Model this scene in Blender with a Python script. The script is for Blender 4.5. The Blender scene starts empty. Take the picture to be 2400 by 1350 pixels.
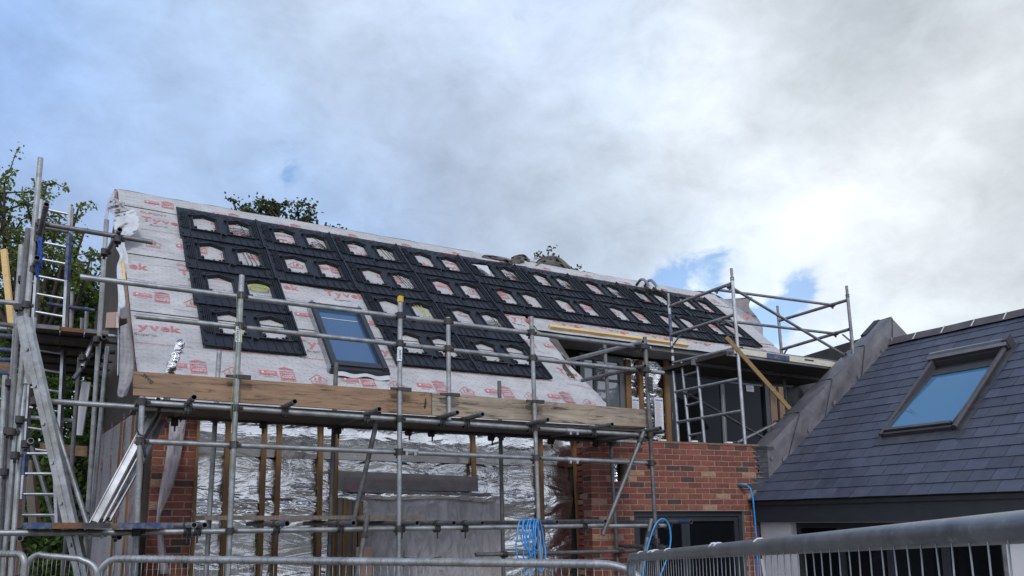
import bpy, bmesh, math, random
from mathutils import Vector as V, Matrix
random.seed(7)
R = math.radians
SC = bpy.context.scene
COL = SC.collection

# ------------------------------------------------------------------ camera
YAW, PITCH, ROLL, FPX = R(29.427), R(9.878), R(-0.424), 1855.3
CAMP = V((0, 0, 1.9))
_d = V((math.sin(YAW)*math.cos(PITCH), math.cos(YAW)*math.cos(PITCH), math.sin(PITCH)))
_r0 = V((math.cos(YAW), -math.sin(YAW), 0)); _u0 = _r0.cross(_d)
_r = _r0*math.cos(ROLL)+_u0*math.sin(ROLL); _u = -_r0*math.sin(ROLL)+_u0*math.cos(ROLL)
cd = bpy.data.cameras.new('camera'); cam = bpy.data.objects.new('camera', cd); COL.objects.link(cam)
cd.sensor_width = 36; cd.lens = 36*FPX/2400; cd.shift_y = 225/2400
cd.clip_start = .05; cd.clip_end = 3000
m = Matrix((_r, _u, -_d)).transposed().to_4x4(); m.translation = CAMP
cam.matrix_world = m
SC.camera = cam

# ------------------------------------------------------------------ exposure, sky, sun
SC.view_settings.view_transform = 'Standard'; SC.view_settings.look = 'None'
SC.view_settings.exposure = 0.22; SC.view_settings.gamma = 1
SUN_EL, SUN_AZ = R(42), R(200)          # azimuth measured clockwise from +Y
def ray(x, y): return _d+_r*((x-1200)/FPX)-_u*((y-900)/FPX)

class NT:
    """small helper round a node tree"""
    def __init__(s, tree): s.t = tree; s.n = tree.nodes; s.l = tree.links
    def new(s, kind, **kw):
        n = s.n.new(kind)
        for k, v in kw.items():
            if k.startswith('i_'):
                key = k[2:]; key = int(key) if key.isdigit() else key.replace('_', ' ')
                s.put(n.inputs[key], v)
            else: setattr(n, k, v)
        return n
    def put(s, sock, v):
        if hasattr(v, 'is_linked') or hasattr(v, 'links'): s.l.new(v, sock)
        elif isinstance(v, bpy.types.Node): s.l.new(v.outputs[0], sock)
        else:
            if isinstance(v, (tuple, list)) and len(v) == 3 and sock.type == 'RGBA': v = (*v, 1)
            sock.default_value = v
    def math(s, op, a, b=0.0, c=0.0, clamp=False):
        n = s.n.new('ShaderNodeMath'); n.operation = op; n.use_clamp = clamp
        for i, q in enumerate((a, b, c)): s.put(n.inputs[i], q)
        return n.outputs[0]
    def vmath(s, op, a, b=(0, 0, 0)):
        n = s.n.new('ShaderNodeVectorMath'); n.operation = op
        s.put(n.inputs[0], a); s.put(n.inputs[1], b)
        return n.outputs['Value'] if op in ('DOT_PRODUCT', 'LENGTH', 'DISTANCE') else n.outputs[0]
    def mix(s, f, a, b, mode='MIX'):
        n = s.n.new('ShaderNodeMix'); n.data_type = 'RGBA'; n.blend_type = mode
        s.put(n.inputs[0], f); s.put(n.inputs[6], a); s.put(n.inputs[7], b)
        return n.outputs[2]
    def ramp(s, f, stops, interp='LINEAR'):
        n = s.n.new('ShaderNodeValToRGB'); n.color_ramp.interpolation = interp
        e = n.color_ramp.elements
        while len(e) < len(stops): e.new(.5)
        for k, (p, c) in zip(e, stops):
            k.position = p; k.color = (c, c, c, 1) if not isinstance(c, (tuple, list)) else (*c, 1)
        s.put(n.inputs[0], f); return n.outputs[0]
    def noise(s, vec, scale, detail=4, rough=.55, dist=0.0, dim='3D'):
        n = s.n.new('ShaderNodeTexNoise'); n.noise_dimensions = dim
        if vec is not None: s.put(n.inputs['Vector'], vec)
        n.inputs['Scale'].default_value = scale; n.inputs['Detail'].default_value = detail
        n.inputs['Roughness'].default_value = rough; n.inputs['Distortion'].default_value = dist
        return n.outputs[0]

wd = bpy.data.worlds.new('World'); SC.world = wd; wd.use_nodes = True
w = NT(wd.node_tree); w.n.clear()
sky = w.new('ShaderNodeTexSky', sky_type='NISHITA', sun_disc=False, sun_elevation=SUN_EL, sun_rotation=SUN_AZ,
            altitude=50, air_density=1.0, dust_density=.6, ozone_density=1.6)
dirv = w.vmath('NORMALIZE', w.new('ShaderNodeTexCoord').outputs['Generated'])
def dconst(px, py): return tuple(ray(px, py).normalized())
def lin(c): return tuple((v_/255/12.92 if v_ < 10.3 else ((v_/255+.055)/1.055)**2.4) for v_ in c)
# broken cloud: soft noise bends every direction a little, so that the banks have ragged edges
wn = w.new('ShaderNodeTexNoise', i_Scale=2.6, i_Detail=7, i_Roughness=.58, i_Distortion=.15); w.l.new(dirv, wn.inputs['Vector'])
wv = w.vmath('SUBTRACT', wn.outputs['Color'], (.5, .5, .5))
wsc = w.n.new('ShaderNodeVectorMath'); wsc.operation = 'SCALE'; w.l.new(wv, wsc.inputs[0]); wsc.inputs['Scale'].default_value = .19
dirw = w.vmath('NORMALIZE', w.vmath('ADD', dirv, wsc.outputs[0]))
wsc2 = w.n.new('ShaderNodeVectorMath'); wsc2.operation = 'SCALE'; w.l.new(wv, wsc2.inputs[0]); wsc2.inputs['Scale'].default_value = .24
dirh = w.vmath('NORMALIZE', w.vmath('ADD', dirv, wsc2.outputs[0]))
def blob(px, py, sig, dv=None):
    """soft spot of the sky round one direction; sig in degrees"""
    k = 1/(2*R(sig)**2)
    q = w.math('SUBTRACT', w.vmath('DOT_PRODUCT', dv or dirw, dconst(px, py)), 1.0)
    return w.math('EXPONENT', w.math('MULTIPLY', q, 2*k))
BANKS = [(30, 40, 150, 188, 240), (30, 180, 140, 175, 232), (120, 300, 158, 184, 226), (200, 420, 163, 184, 222), (350, 60, 165, 195, 238), (330, 200, 180, 200, 228),
    (600, 80, 195, 210, 232), (600, 230, 163, 189, 228), (520, 380, 165, 190, 228), (850, 100, 186, 199, 218), (900, 300, 170, 187, 215), (860, 520, 158, 188, 232), (1080, 480, 168, 179, 198),
    (1200, 350, 180, 191, 208), (1150, 60, 195, 210, 238), (1300, 150, 200, 212, 232), (1500, 250, 212, 220, 230), (1450, 560, 180, 193, 212), (1700, 380, 222, 228, 234), (1750, 150, 222, 226, 232),
    (2000, 430, 246, 247, 249), (2010, 150, 170, 176, 184), (1950, 50, 180, 185, 192), (2250, 180, 200, 204, 208), (2350, 330, 222, 224, 226), (2385, 515, 152, 157, 164), (2200, 620, 226, 229, 232),
    (2300, 720, 230, 234, 238), (1950, 800, 205, 215, 228), (1700, 640, 208, 220, 236), (1400, 800, 190, 203, 222), (700, 700, 165, 190, 228), (100, 700, 165, 187, 222)]
acc = None; wsum = None
for px, py, r_, g_, b_ in BANKS:
    t_ = blob(px, py, 4.3); c_ = w.n.new('ShaderNodeVectorMath'); c_.operation = 'SCALE'; c_.inputs[0].default_value = [q*m_ for q, m_ in zip( lin([max(0, min(255, (q_*.86+.14*g_)+(.5*r_+.5*g_-200)*.26)) for q_ in (r_, g_, b_)]), (.935, .975, 1.005))]; w.l.new(t_, c_.inputs['Scale'])
    acc = c_.outputs[0] if acc is None else w.vmath('ADD', acc, c_.outputs[0]); wsum = t_ if wsum is None else w.math('ADD', wsum, t_)
acc = w.vmath('ADD', acc, tuple(.004*v_ for v_ in (.80, .87, 1.0))); wsum = w.math('ADD', wsum, .004)
base = w.vmath('DIVIDE', acc, w.vmath('ADD', (0, 0, 0), wsum))
cvec = w.vmath('MULTIPLY', dirv, (1.0, 1.0, 1.5))
n1 = w.noise(cvec, 5.0, 9, .56, .25); n2 = w.noise(w.vmath('ADD', cvec, (3.1, 1.7, .4)), 15, 9, .62, .35)
puff = w.math('MULTIPLY_ADD', w.math('SUBTRACT', n1, .5), .80, 1.05); puff = w.math('MULTIPLY_ADD', w.math('SUBTRACT', n2, .5), .52, puff)
bs = w.n.new('ShaderNodeVectorMath'); bs.operation = 'SCALE'; w.l.new(base, bs.inputs[0]); w.l.new(w.math('MULTIPLY', puff, 10.0), bs.inputs['Scale'])
# gaps of open sky between the banks
def addall(items):
    acc = None
    for wt, bl in items:
        t = w.math('MULTIPLY', bl, wt); acc = t if acc is None else w.math('ADD', acc, t)
    return acc
gaps = addall([(.62, blob(680, 430, 1.5, dirh)), (.6, blob(975, 470, .9, dirh)), (.7, blob(900, 550, 1.0, dirh)), (.42, blob(610, 220, 1.5, dirh)), (1.0, blob(1610, 610, 1.3, dirh)), (.6, blob(1690, 545, .9, dirh)), (.5, blob(1560, 650, .8, dirh)),
    (1.0, blob(1850, 650, 1.25, dirh)), (.85, blob(1770, 690, 1.0, dirh)), (.75, blob(1800, 760, 1.1, dirh)), (.5, blob(1700, 650, .7, dirh)), (.35, blob(1180, 20, 2, dirh))])
gm = w.math('MULTIPLY_ADD', w.math('SUBTRACT', .50, n2), 4.2, gaps); gm = w.math('MULTIPLY', gm, w.math('MULTIPLY', gaps, 1.6), 0, True)
zz = w.n.new('ShaderNodeSeparateXYZ'); w.l.new(dirv, zz.inputs[0])
zen = w.math('MULTIPLY', w.ramp(w.math('MULTIPLY_ADD', w.math('SUBTRACT', n1, .5), .35, zz.outputs[2]), [(.60, 0.0), (.76, 1.0)], 'EASE'), .95)
gm = w.math('MAXIMUM', gm, zen)      # clearer, bluer sky overhead
gm = w.ramp(gm, [(.10, 0.0), (1.0, .80)], 'EASE')
blue = w.mix(1.0, sky.outputs[0], (1.25, 1.42, 1.55), 'MULTIPLY')
mixc = w.mix(gm, bs.outputs[0], blue)
bg = w.new('ShaderNodeBackground', i_Color=mixc, i_Strength=.1)
w.l.new(bg.outputs[0], w.new('ShaderNodeOutputWorld').inputs[0])

sl = bpy.data.lights.new('sun', 'SUN'); sun = bpy.data.objects.new('sun', sl); COL.objects.link(sun)
sl.energy = 1.4; sl.angle = R(12); sl.color = (1, .975, .94)
sdir = V((math.sin(SUN_AZ)*math.cos(SUN_EL), math.cos(SUN_AZ)*math.cos(SUN_EL), math.sin(SUN_EL)))
sun.rotation_euler = sdir.to_track_quat('Z', 'Y').to_euler(); sun.location = (-6, -10, 14)

# ------------------------------------------------------------------ planes of the site, and points on them
class Plane:
    def __init__(s, n, p): s.n = V(n).normalized(); s.c = s.n.dot(V(p))
    def at(s, x, y, off=0.0):
        v = ray(x, y); return CAMP+v*((s.c+off-s.n.dot(CAMP))/s.n.dot(v))
def yp(c): return Plane((0, 1, 0), (0, c, 0))
def xp(c): return Plane((1, 0, 0), (c, 0, 0))
def zp(c): return Plane((0, 0, 1), (0, 0, c))
def dist(x, y, D): return CAMP+ray(x, y)*D
RP = R(43)                                    # pitch of the long roof
ROOFO = V((0, 8.6, 3.1)); RU = V((1, 0, 0)); RS = V((0, math.cos(RP), math.sin(RP))); RN = V((0, -math.sin(RP), math.cos(RP)))
def roof(u, s, h=0.0): return ROOFO+RU*u+RS*s+RN*h
ROOF = Plane(RN, ROOFO)
def us(x, y):
    p = ROOF.at(x, y)-ROOFO; return p.dot(RU), p.dot(RS)
FR, RR, FAC = yp(7.3), yp(8.3), yp(8.9)
W2D = V((math.cos(R(8.3)), -math.sin(R(8.3)), 0)); W2N = V((-math.sin(R(8.3)), -math.cos(R(8.3)), 0))
W2O = yp(8.45).at(1385, 1100); W2O.z = 0
W2 = Plane(W2N, W2O)
def w2(a, z, out=0.0): return W2O+W2D*a+V((0, 0, z))+W2N*out
def w2az(x, y):
    p = W2.at(x, y); return (p-W2O).dot(W2D), p.z
SE = W2.at(1757, 1173); SR = W2.at(2091, 805)
SP = math.atan2(SR.z-SE.z, SR.x-SE.x)
SS = V((math.cos(SP), 0, math.sin(SP))); SN = V((-math.sin(SP), 0, math.cos(SP)))
SLATE = Plane(SN, SE)
def slate(y, s, h=0.0): return V((SE.x, y, SE.z))+SS*s+SN*h

# ------------------------------------------------------------------ mesh helpers
class MB:
    def __init__(s): s.v = []; s.f = []; s.sm = []; s.mi = []; s.col = []; s.uv = None; s.m = 0; s.c = (1, 1, 1)
    def face(s, pts, smooth=False):
        b = len(s.v); s.v += [tuple(p) for p in pts]; s.add(tuple(range(b, b+len(pts))), smooth)
    def add(s, idx, smooth=False):
        s.f.append(idx); s.sm.append(smooth); s.mi.append(s.m); s.col.append(s.c)
    def box(s, c, x, y, z):
        """centre and three half-extent vectors"""
        c, x, y, z = V(c), V(x), V(y), V(z)
        if x.cross(y).dot(z) < 0: x = -x
        b = len(s.v)
        for k in range(8):
            s.v.append(tuple(c+x*(1 if k & 1 else -1)+y*(1 if k & 2 else -1)+z*(1 if k & 4 else -1)))
        for q in ((0, 2, 3, 1), (4, 5, 7, 6), (0, 1, 5, 4), (2, 6, 7, 3), (0, 4, 6, 2), (1, 3, 7, 5)):
            s.add(tuple(b+i for i in q))
    def slab(s, lo, hi):
        lo, hi = V(lo), V(hi); c = (lo+hi)/2; h = (hi-lo)/2
        s.box(c, (h.x, 0, 0), (0, h.y, 0), (0, 0, h.z))
    def beam(s, p0, p1, w_, h_, up=(0, 0, 1)):
        """rectangular bar from p0 to p1: w_ across, h_ along 'up'"""
        p0, p1 = V(p0), V(p1); a = p1-p0; x = a.normalized(); sd = x.cross(V(up)).normalized(); u2 = sd.cross(x)
        s.box((p0+p1)/2, a/2, sd*w_/2, u2*h_/2)
    def prism(s, pts, vec):
        pts = [V(p) for p in pts]; vec = V(vec); n = len(pts)
        nrm = sum(((pts[i]-pts[0]).cross(pts[i+1]-pts[0]) for i in range(1, n-1)), V())
        if nrm.dot(vec) > 0: pts = pts[::-1]
        s.face(pts); s.face([p+vec for p in pts[::-1]])
        for i in range(n):
            a, b = pts[i], pts[(i+1) % n]; s.face([b, a, a+vec, b+vec])
    def tube(s, p0, p1, r=.024, n=12, ends=(1, 1), wall=.004, depth=.12):
        p0, p1 = V(p0), V(p1); ax = (p1-p0).normalized()
        q = V((0, 0, 1)) if abs(ax.z) < .9 else V((1, 0, 0))
        e1 = ax.cross(q).normalized(); e2 = ax.cross(e1)
        cs = [(math.cos(2*math.pi*i/n), math.sin(2*math.pi*i/n)) for i in range(n)]
        def ring(p, rr): 
            b = len(s.v); s.v.extend(tuple(p+e1*c*rr+e2*d*rr) for c, d in cs); return b
        a, b = ring(p0, r), ring(p1, r)
        for i in range(n): j = (i+1) % n; s.add((a+i, b+i, b+j, a+j), True)
        for p, e, sgn in ((p0, ends[0], 1), (p1, ends[1], -1)):
            if e == 0: continue
            o = ring(p, r)
            if e == 2:
                s.add(tuple(o+i for i in (range(n) if sgn > 0 else range(n-1, -1, -1)))); continue
            dd = min(depth, (p1-p0).length*.4)
            i1 = ring(p, r-wall); i2 = ring(p, r-wall); i3 = ring(p+ax*sgn*dd, r-wall)
            for i in range(n):
                j = (i+1) % n
                s.add((o+i, o+j, i1+j, i1+i) if sgn > 0 else (o+j, o+i, i1+i, i1+j))
                s.add((i2+i, i2+j, i3+j, i3+i) if sgn > 0 else (i2+j, i2+i, i3+i, i3+j), True)
            s.add(tuple(i3+i for i in range(n)))
    def path(s, pts, r, n=8, closed=False, cap=True):
        pts = [V(p) for p in pts]; N = len(pts); b0 = len(s.v); pe = None
        for i, p in enumerate(pts):
            t = (pts[(i+1) % N]-pts[i-1]) if closed else (pts[min(i+1, N-1)]-pts[max(i-1, 0)])
            t.normalize()
            if pe is None:
                q = V((0, 0, 1)) if abs(t.z) < .9 else V((1, 0, 0)); pe = t.cross(q).normalized()
            pe = (pe-t*pe.dot(t)).normalized(); e2 = t.cross(pe)
            rr = r[i] if isinstance(r, (list, tuple)) else r
            for k in range(n):
                a = 2*math.pi*k/n; s.v.append(tuple(p+pe*math.cos(a)*rr+e2*math.sin(a)*rr))
        for i in range(N if closed else N-1):
            for k in range(n):
                a = b0+i*n+k; b = b0+i*n+(k+1) % n; c = b0+((i+1) % N)*n+(k+1) % n; d = b0+((i+1) % N)*n+k
                s.add((a, b, c, d), True)
        if cap and not closed:
            s.add(tuple(b0+k for k in range(n-1, -1, -1))); s.add(tuple(b0+(N-1)*n+k for k in range(n)))
    def grid(s, fn, nu, nv, smooth=True, two=False):
        b = len(s.v)
        for j in range(nv+1):
            for i in range(nu+1): s.v.append(tuple(fn(i/nu, j/nv)))
        for j in range(nv):
            for i in range(nu):
                a = b+j*(nu+1)+i; s.add((a, a+1, a+nu+2, a+nu+1), smooth)
    def build(s, name, mats, parent=None, uvfn=None, **props):
        me = bpy.data.meshes.new(name); me.from_pydata(s.v, [], s.f); me.update()
        mats = mats if isinstance(mats, (list, tuple)) else [mats]
        for m_ in mats: me.materials.append(m_)
        me.polygons.foreach_set('use_smooth', s.sm)
        if len(mats) > 1: me.polygons.foreach_set('material_index', s.mi)
        if any(c != (1, 1, 1) for c in s.col):
            at = me.color_attributes.new('tint', 'FLOAT_COLOR', 'CORNER'); arr = []
            for p in me.polygons: arr += [*s.col[p.index], 1.0]*len(p.vertices)
            at.data.foreach_set('color', arr)
        if uvfn:
            uv = me.uv_layers.new(name='UVMap'); arr = []
            for p in me.polygons:
                for vi in p.vertices: arr += uvfn(V(s.v[vi]))
            uv.data.foreach_set('uv', arr)
        return link(name, me, parent, **props)

def link(name, me, parent=None, **props):
    o = bpy.data.objects.new(name, me); COL.objects.link(o)
    if parent is not None:
        o.parent = parent; o.matrix_parent_inverse = world_of(parent).inverted()
    for k, v_ in props.items(): o[k] = v_
    return o
def world_of(o):
    m_ = o.matrix_basis.copy()
    return m_ if o.parent is None else world_of(o.parent) @ o.matrix_parent_inverse @ m_
def thing(name, label, cat, loc=(0, 0, 0), group=None):
    o = bpy.data.objects.new(name, None); COL.objects.link(o); o.location = loc; o.empty_display_size = .2
    o['label'] = label; o['category'] = cat
    if group: o['group'] = group
    return o
def copy_tree(src, loc, label):
    """a thing with copies of its parts and their sub-parts (meshes shared)"""
    c = src.copy(); COL.objects.link(c); c.location = loc; c['label'] = label
    for ch in KIDS.get(src.name, []):
        d = ch.copy(); COL.objects.link(d); d.parent = c; d.matrix_parent_inverse = ch.matrix_parent_inverse.copy()
        for g in KIDS.get(ch.name, []):
            e = g.copy(); COL.objects.link(e); e.parent = d; e.matrix_parent_inverse = g.matrix_parent_inverse.copy()
    return c
KIDS = {}

# ------------------------------------------------------------------ materials
def mat(name):
    m_ = bpy.data.materials.new(name); m_.use_nodes = True; t = NT(m_.node_tree); t.n.clear()
    b = t.new('ShaderNodeBsdfPrincipled'); o = t.new('ShaderNodeOutputMaterial'); t.l.new(b.outputs[0], o.inputs[0])
    t.b = b; t.m = m_; t.o = o
    t.pos = t.new('ShaderNodeNewGeometry').outputs['Position']
    return t
def bump(t, h, strength=.4, distn=.01, normal=None):
    n = t.new('ShaderNodeBump', i_Height=h, i_Strength=strength, i_Distance=distn)
    if normal is not None: t.l.new(normal, n.inputs['Normal'])
    t.l.new(n.outputs[0], t.b.inputs['Normal']); return n.outputs[0]
def setb(t, **kw):
    for k, v_ in kw.items(): t.put(t.b.inputs[k.replace('_', ' ')], v_)
def simple(name, c1, c2=None, rough=.6, metal=0.0, scale=8, bmp=0.0, bscale=40, detail=6, lo=.35, hi=.68, spec=None):
    t = mat(name); c2 = c2 or c1
    n = t.noise(t.pos, scale, detail, .6, .2)
    setb(t, Base_Color=t.mix(t.ramp(n, [(lo, 0.0), (hi, 1.0)]), c1, c2), Roughness=rough, Metallic=metal)
    if spec is not None: t.b.inputs['Specular IOR Level'].default_value = spec
    if bmp: bump(t, t.noise(t.pos, bscale, 6, .6), bmp, .004)
    return t.m
def metal_mat(name, c1, c2, dirt, rough=(.35, .6), metal=.75, amount=.5):
    t = mat(name)
    st = t.vmath('MULTIPLY', t.pos, (9, 9, 9))
    a = t.noise(st, 1.0, 8, .65, .4); b = t.noise(t.pos, 70, 5, .6); c = t.noise(t.pos, 2.3, 6, .6)
    base = t.mix(t.ramp(a, [(.35, 0.0), (.65, 1.0)]), c1, c2)
    base = t.mix(t.ramp(b, [(.58, 0.0), (.72, .5)]), base, tuple(min(1, q*1.5) for q in c2))
    dm = t.math('MULTIPLY', t.ramp(c, [(.5, 0.0), (.64, 1.0)]), amount)
    base = t.mix(dm, base, dirt)
    setb(t, Base_Color=base, Metallic=t.math('SUBTRACT', metal, t.math('MULTIPLY', dm, .5)),
         Roughness=t.math('MULTIPLY_ADD', a, rough[1]-rough[0], rough[0]))
    bump(t, t.math('ADD', a, t.math('MULTIPLY', b, .5)), .25, .002)
    return t.m
M = {}
M['galv'] = metal_mat('galvanised_steel', (.22, .235, .25), (.40, .415, .43), (.14, .125, .11), amount=.6)
M['galv_light'] = metal_mat('bright_galvanised_steel', (.22, .23, .245), (.40, .415, .43), (.16, .145, .115), amount=.6)
M['steel'] = metal_mat('weathered_steel', (.10, .105, .115), (.20, .20, .205), (.055, .045, .04), (.4, .7), .6, .7)
M['fence'] = metal_mat('dull_fence_steel', (.13, .145, .17), (.26, .275, .30), (.07, .055, .045), (.25, .45), .8, .6)
M['dark'] = metal_mat('dark_forged_steel', (.030, .031, .036), (.075, .075, .08), (.06, .035, .022), (.45, .75), .5, .5)
M['alu'] = metal_mat('aluminium', (.33, .34, .37), (.50, .51, .54), (.22, .21, .20), (.3, .5), .8, .35)
M['alu_dark'] = metal_mat('weathered_aluminium', (.17, .165, .18), (.30, .295, .31), (.10, .085, .09), (.4, .6), .6, .5)
M['blue_paint'] = simple('blue_paint', (.022, .05, .14), (.105, .115, .135), .5, .1, 16, .2, lo=.45, hi=.60)
M['yellow'] = simple('yellow_plastic', (.75, .50, .02), (.6, .36, .02), .4, 0, 12)
M['red_mark'] = simple('red_print', (.40, .115, .125), (.44, .20, .21), .75, 0, 9, lo=.3, hi=.7)
M['pale_mark'] = simple('pale_print', (.62, .52, .53), (.6, .5, .5), .8)
M['grey_mark'] = simple('grey_print', (.22, .14, .15), (.32, .24, .25), .8, 0, 9)
M['black_mark'] = simple('black_print', (.02, .02, .022), None, .6)
M['white_paint'] = simple('white_paint', (.74, .74, .73), (.6, .6, .58), .6)
M['cable'] = simple('black_cable', (.012, .012, .013), (.02, .02, .02), .4)
M['green_cable'] = simple('yellow_green_cable', (.36, .42, .03), (.42, .48, .06), .4)
M['hose'] = simple('blue_hose', (.025, .22, .58), (.04, .30, .70), .35, 0, 5)
M['rope'] = simple('blue_rope', (.01, .05, .32), (.02, .09, .42), .8, 0, 60)
M['strap'] = simple('black_strap', (.010, .010, .012), (.02, .02, .022), .6)
M['string'] = simple('green_string', (.16, .24, .10), (.30, .34, .18), .8)
M['frame'] = simple('anthracite_frame', (.022, .026, .034), (.03, .034, .042), .38, 0, 6, spec=.5)
M['frame_grey'] = simple('grey_door_frame', (.10, .105, .115), (.125, .13, .14), .42, 0, 6)
M['black_felt'] = simple('black_membrane', (.009, .010, .013), (.022, .024, .030), .55, 0, 5, .5, 6)
M['grey_felt'] = simple('grey_membrane_underside', (.16, .145, .15), (.23, .21, .215), .75, 0, 6, .4, 14)
M['brown_felt'] = simple('brown_membrane_underside', (.06, .052, .05), (.135, .118, .11), .7, 0, 4, .5, 10)
M['soffit'] = simple('pale_grey_board', (.42, .42, .44), (.50, .50, .51), .7, 0, 4)
M['render'] = simple('white_render', (.60, .60, .63), (.70, .70, .72), .9, 0, 3, .25, 120)
M['boarding'] = simple('pale_boarding', (.50, .51, .55), (.58, .58, .62), .7, 0, 4)
M['mortar'] = simple('mortar', (.22, .185, .145), (.32, .275, .22), .95, 0, 30, .5, 160)
M['ply'] = simple('pink_plaster_board', (.50, .33, .27), (.58, .41, .34), .85, 0, 5)
M['dark_in'] = simple('dark_interior', (.012, .011, .011), (.03, .027, .025), .9)
M['plywood'] = simple('dark_sheathing', (.025, .020, .019), (.055, .040, .034), .8, 0, 4)
M['paper'] = simple('label_paper', (.70, .74, .80), (.66, .70, .77), .7)
M['blue_print'] = simple('blue_print', (.01, .10, .40), None, .6)
M['ground'] = simple('gravel_ground', (.15, .14, .125), (.25, .235, .21), .95, 0, .7, .6, 3)

def wood(name, c1, c2, dark, axis=(1, 0, 0), ring=34, rough=.75, dk=.6):
    """grain runs along 'axis'"""
    t = mat(name); ax = V(axis)
    sc = [1.2 if abs(c) > .5 else ring for c in ax]
    st = t.vmath('MULTIPLY', t.pos, tuple(sc))
    g = t.noise(st, 1.0, 7, .65, 1.2); l = t.noise(t.pos, 1.7, 4, .5)
    g2 = t.noise(t.vmath('MULTIPLY', t.pos, tuple(3.5 if abs(c) > .5 else ring*2.2 for c in ax)), 1.0, 5, .7, .6)
    c = t.mix(t.ramp(g, [(.32, 0.0), (.66, 1.0)]), c1, c2)
    c = t.mix(t.math('MULTIPLY', t.ramp(g2, [(.53, 0.0), (.66, 1.0)]), dk), c, dark)
    c = t.mix(t.math('MULTIPLY', t.ramp(l, [(.50, 0.0), (.70, 1.0)]), .35), c, dark)
    vo = t.new('ShaderNodeTexVoronoi', i_Scale=1.0, i_Vector=t.vmath('MULTIPLY', t.pos, tuple(2.2 if abs(q) > .5 else 7 for q in ax)))
    c = t.mix(t.math('MULTIPLY', t.ramp(vo.outputs['Distance'], [(.03, 1.0), (.10, 0.0)]), .8), c, tuple(q*.5 for q in dark))
    setb(t, Base_Color=c, Roughness=rough); bump(t, g, .35, .003)
    return t.m
M['toe'] = wood('weathered_toe_board', (.20, .125, .076), (.32, .205, .128), (.06, .042, .032), ring=17, dk=.95)
M['toe2'] = wood('worn_toe_board', (.22, .175, .13), (.40, .335, .26), (.04, .030, .024), ring=13, dk=.95)
M['batten'] = wood('brown_batten', (.15, .080, .030), (.235, .135, .058), (.06, .03, .015), (0, 0, 1), 40)
M['new_timber'] = wood('new_timber', (.55, .36, .14), (.68, .48, .22), (.35, .20, .08), (1, 0, 0), 26, .6, .3)
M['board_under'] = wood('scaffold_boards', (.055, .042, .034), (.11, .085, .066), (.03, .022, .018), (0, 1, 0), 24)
M['prop_timber'] = wood('shaded_new_timber', (.20, .13, .055), (.29, .195, .085), (.15, .085, .035), (1, 0, 0), 26, .65, .35)  # new timber, with the shade on the prop darkened into its colour
M['grey_timber'] = wood('grey_timber', (.11, .09, .075), (.19, .16, .135), (.05, .04, .03), (0, 0, 1), 30)
M['old_timber'] = wood('old_timber', (.14, .085, .055), (.24, .155, .105), (.06, .035, .025), (0, 0, 1), 30)

def brick_mat():
    t = mat('red_brick')
    a = t.new('ShaderNodeAttribute', attribute_name='tint').outputs['Color']
    n = t.noise(t.pos, 26, 7, .65, .6); n2 = t.noise(t.pos, 120, 4, .6); n4 = t.noise(t.vmath('MULTIPLY', t.pos, (18, 18, 55)), 1.0, 4, .5, 2.2)
    c = t.mix(t.ramp(n, [(.3, 0.0), (.7, 1.0)]), (.62, .56, .55), (1.15, 1.12, 1.1))
    c = t.mix(1.0, a, c, 'MULTIPLY')
    # pale creases on the light, sandy bricks only
    pal = t.new('ShaderNodeSeparateColor', i_0=a)
    cre = t.math('MULTIPLY', t.ramp(n4, [(.47, 0.0), (.52, 1.0), (.58, 0.0)]), t.ramp(pal.outputs[1], [(.105, 0.0), (.15, 1.0)]))
    c = t.mix(t.math('MULTIPLY', cre, .8), c, (.45, .34, .25))
    setb(t, Base_Color=c, Roughness=.9); bump(t, t.math('ADD', n, t.math('ADD', t.math('MULTIPLY', n2, .4), t.math('MULTIPLY', n4, .8))), .5, .006)
    return t.m
M['brick'] = brick_mat()

def foil_mat(name, tone=.78, rough=.2, wr=1.0):
    t = mat(name)
    st = t.vmath('MULTIPLY', t.pos, (1.3, 1.3, 4.6))
    a = t.noise(st, 1.0, 3, .5, 1.2)                          # long sagging folds
    b = t.noise(t.pos, 6.5, 4, .5, .9)                            # crumples
    c = t.noise(t.vmath('MULTIPLY', t.pos, (70, 70, 24)), 1.0, 3, .5)
    vor = t.new('ShaderNodeTexVoronoi', feature='F1', i_Scale=11.0, i_Vector=t.vmath('ADD', t.pos, t.vmath('SCALE', t.pos)))
    vor.inputs['Randomness'].default_value = 1
    h = t.math('ADD', t.math('MULTIPLY', a, wr*1.0), t.math('ADD', t.math('MULTIPLY', b, .20*wr), t.math('MULTIPLY', c, .012)))
    m1 = t.noise(t.pos, 1.3, 5, .6)
    setb(t, Base_Color=t.mix(t.ramp(m1, [(.35, 0.0), (.65, 1.0)]), (tone*.72, tone*.72, tone*.74), (tone, tone, tone*1.01)),
         Metallic=1.0, Roughness=t.math('MULTIPLY_ADD', m1, .2, rough-.12))
    bump(t, h, 1.0, .050)
    return t.m
M['foil'] = foil_mat('foil_insulation', .86, .27)
M['foil_smooth'] = foil_mat('smooth_foil', .86, .20, .38)
M['foil_crumple'] = foil_mat('crumpled_foil', .96, .14, 1.7)

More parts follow.
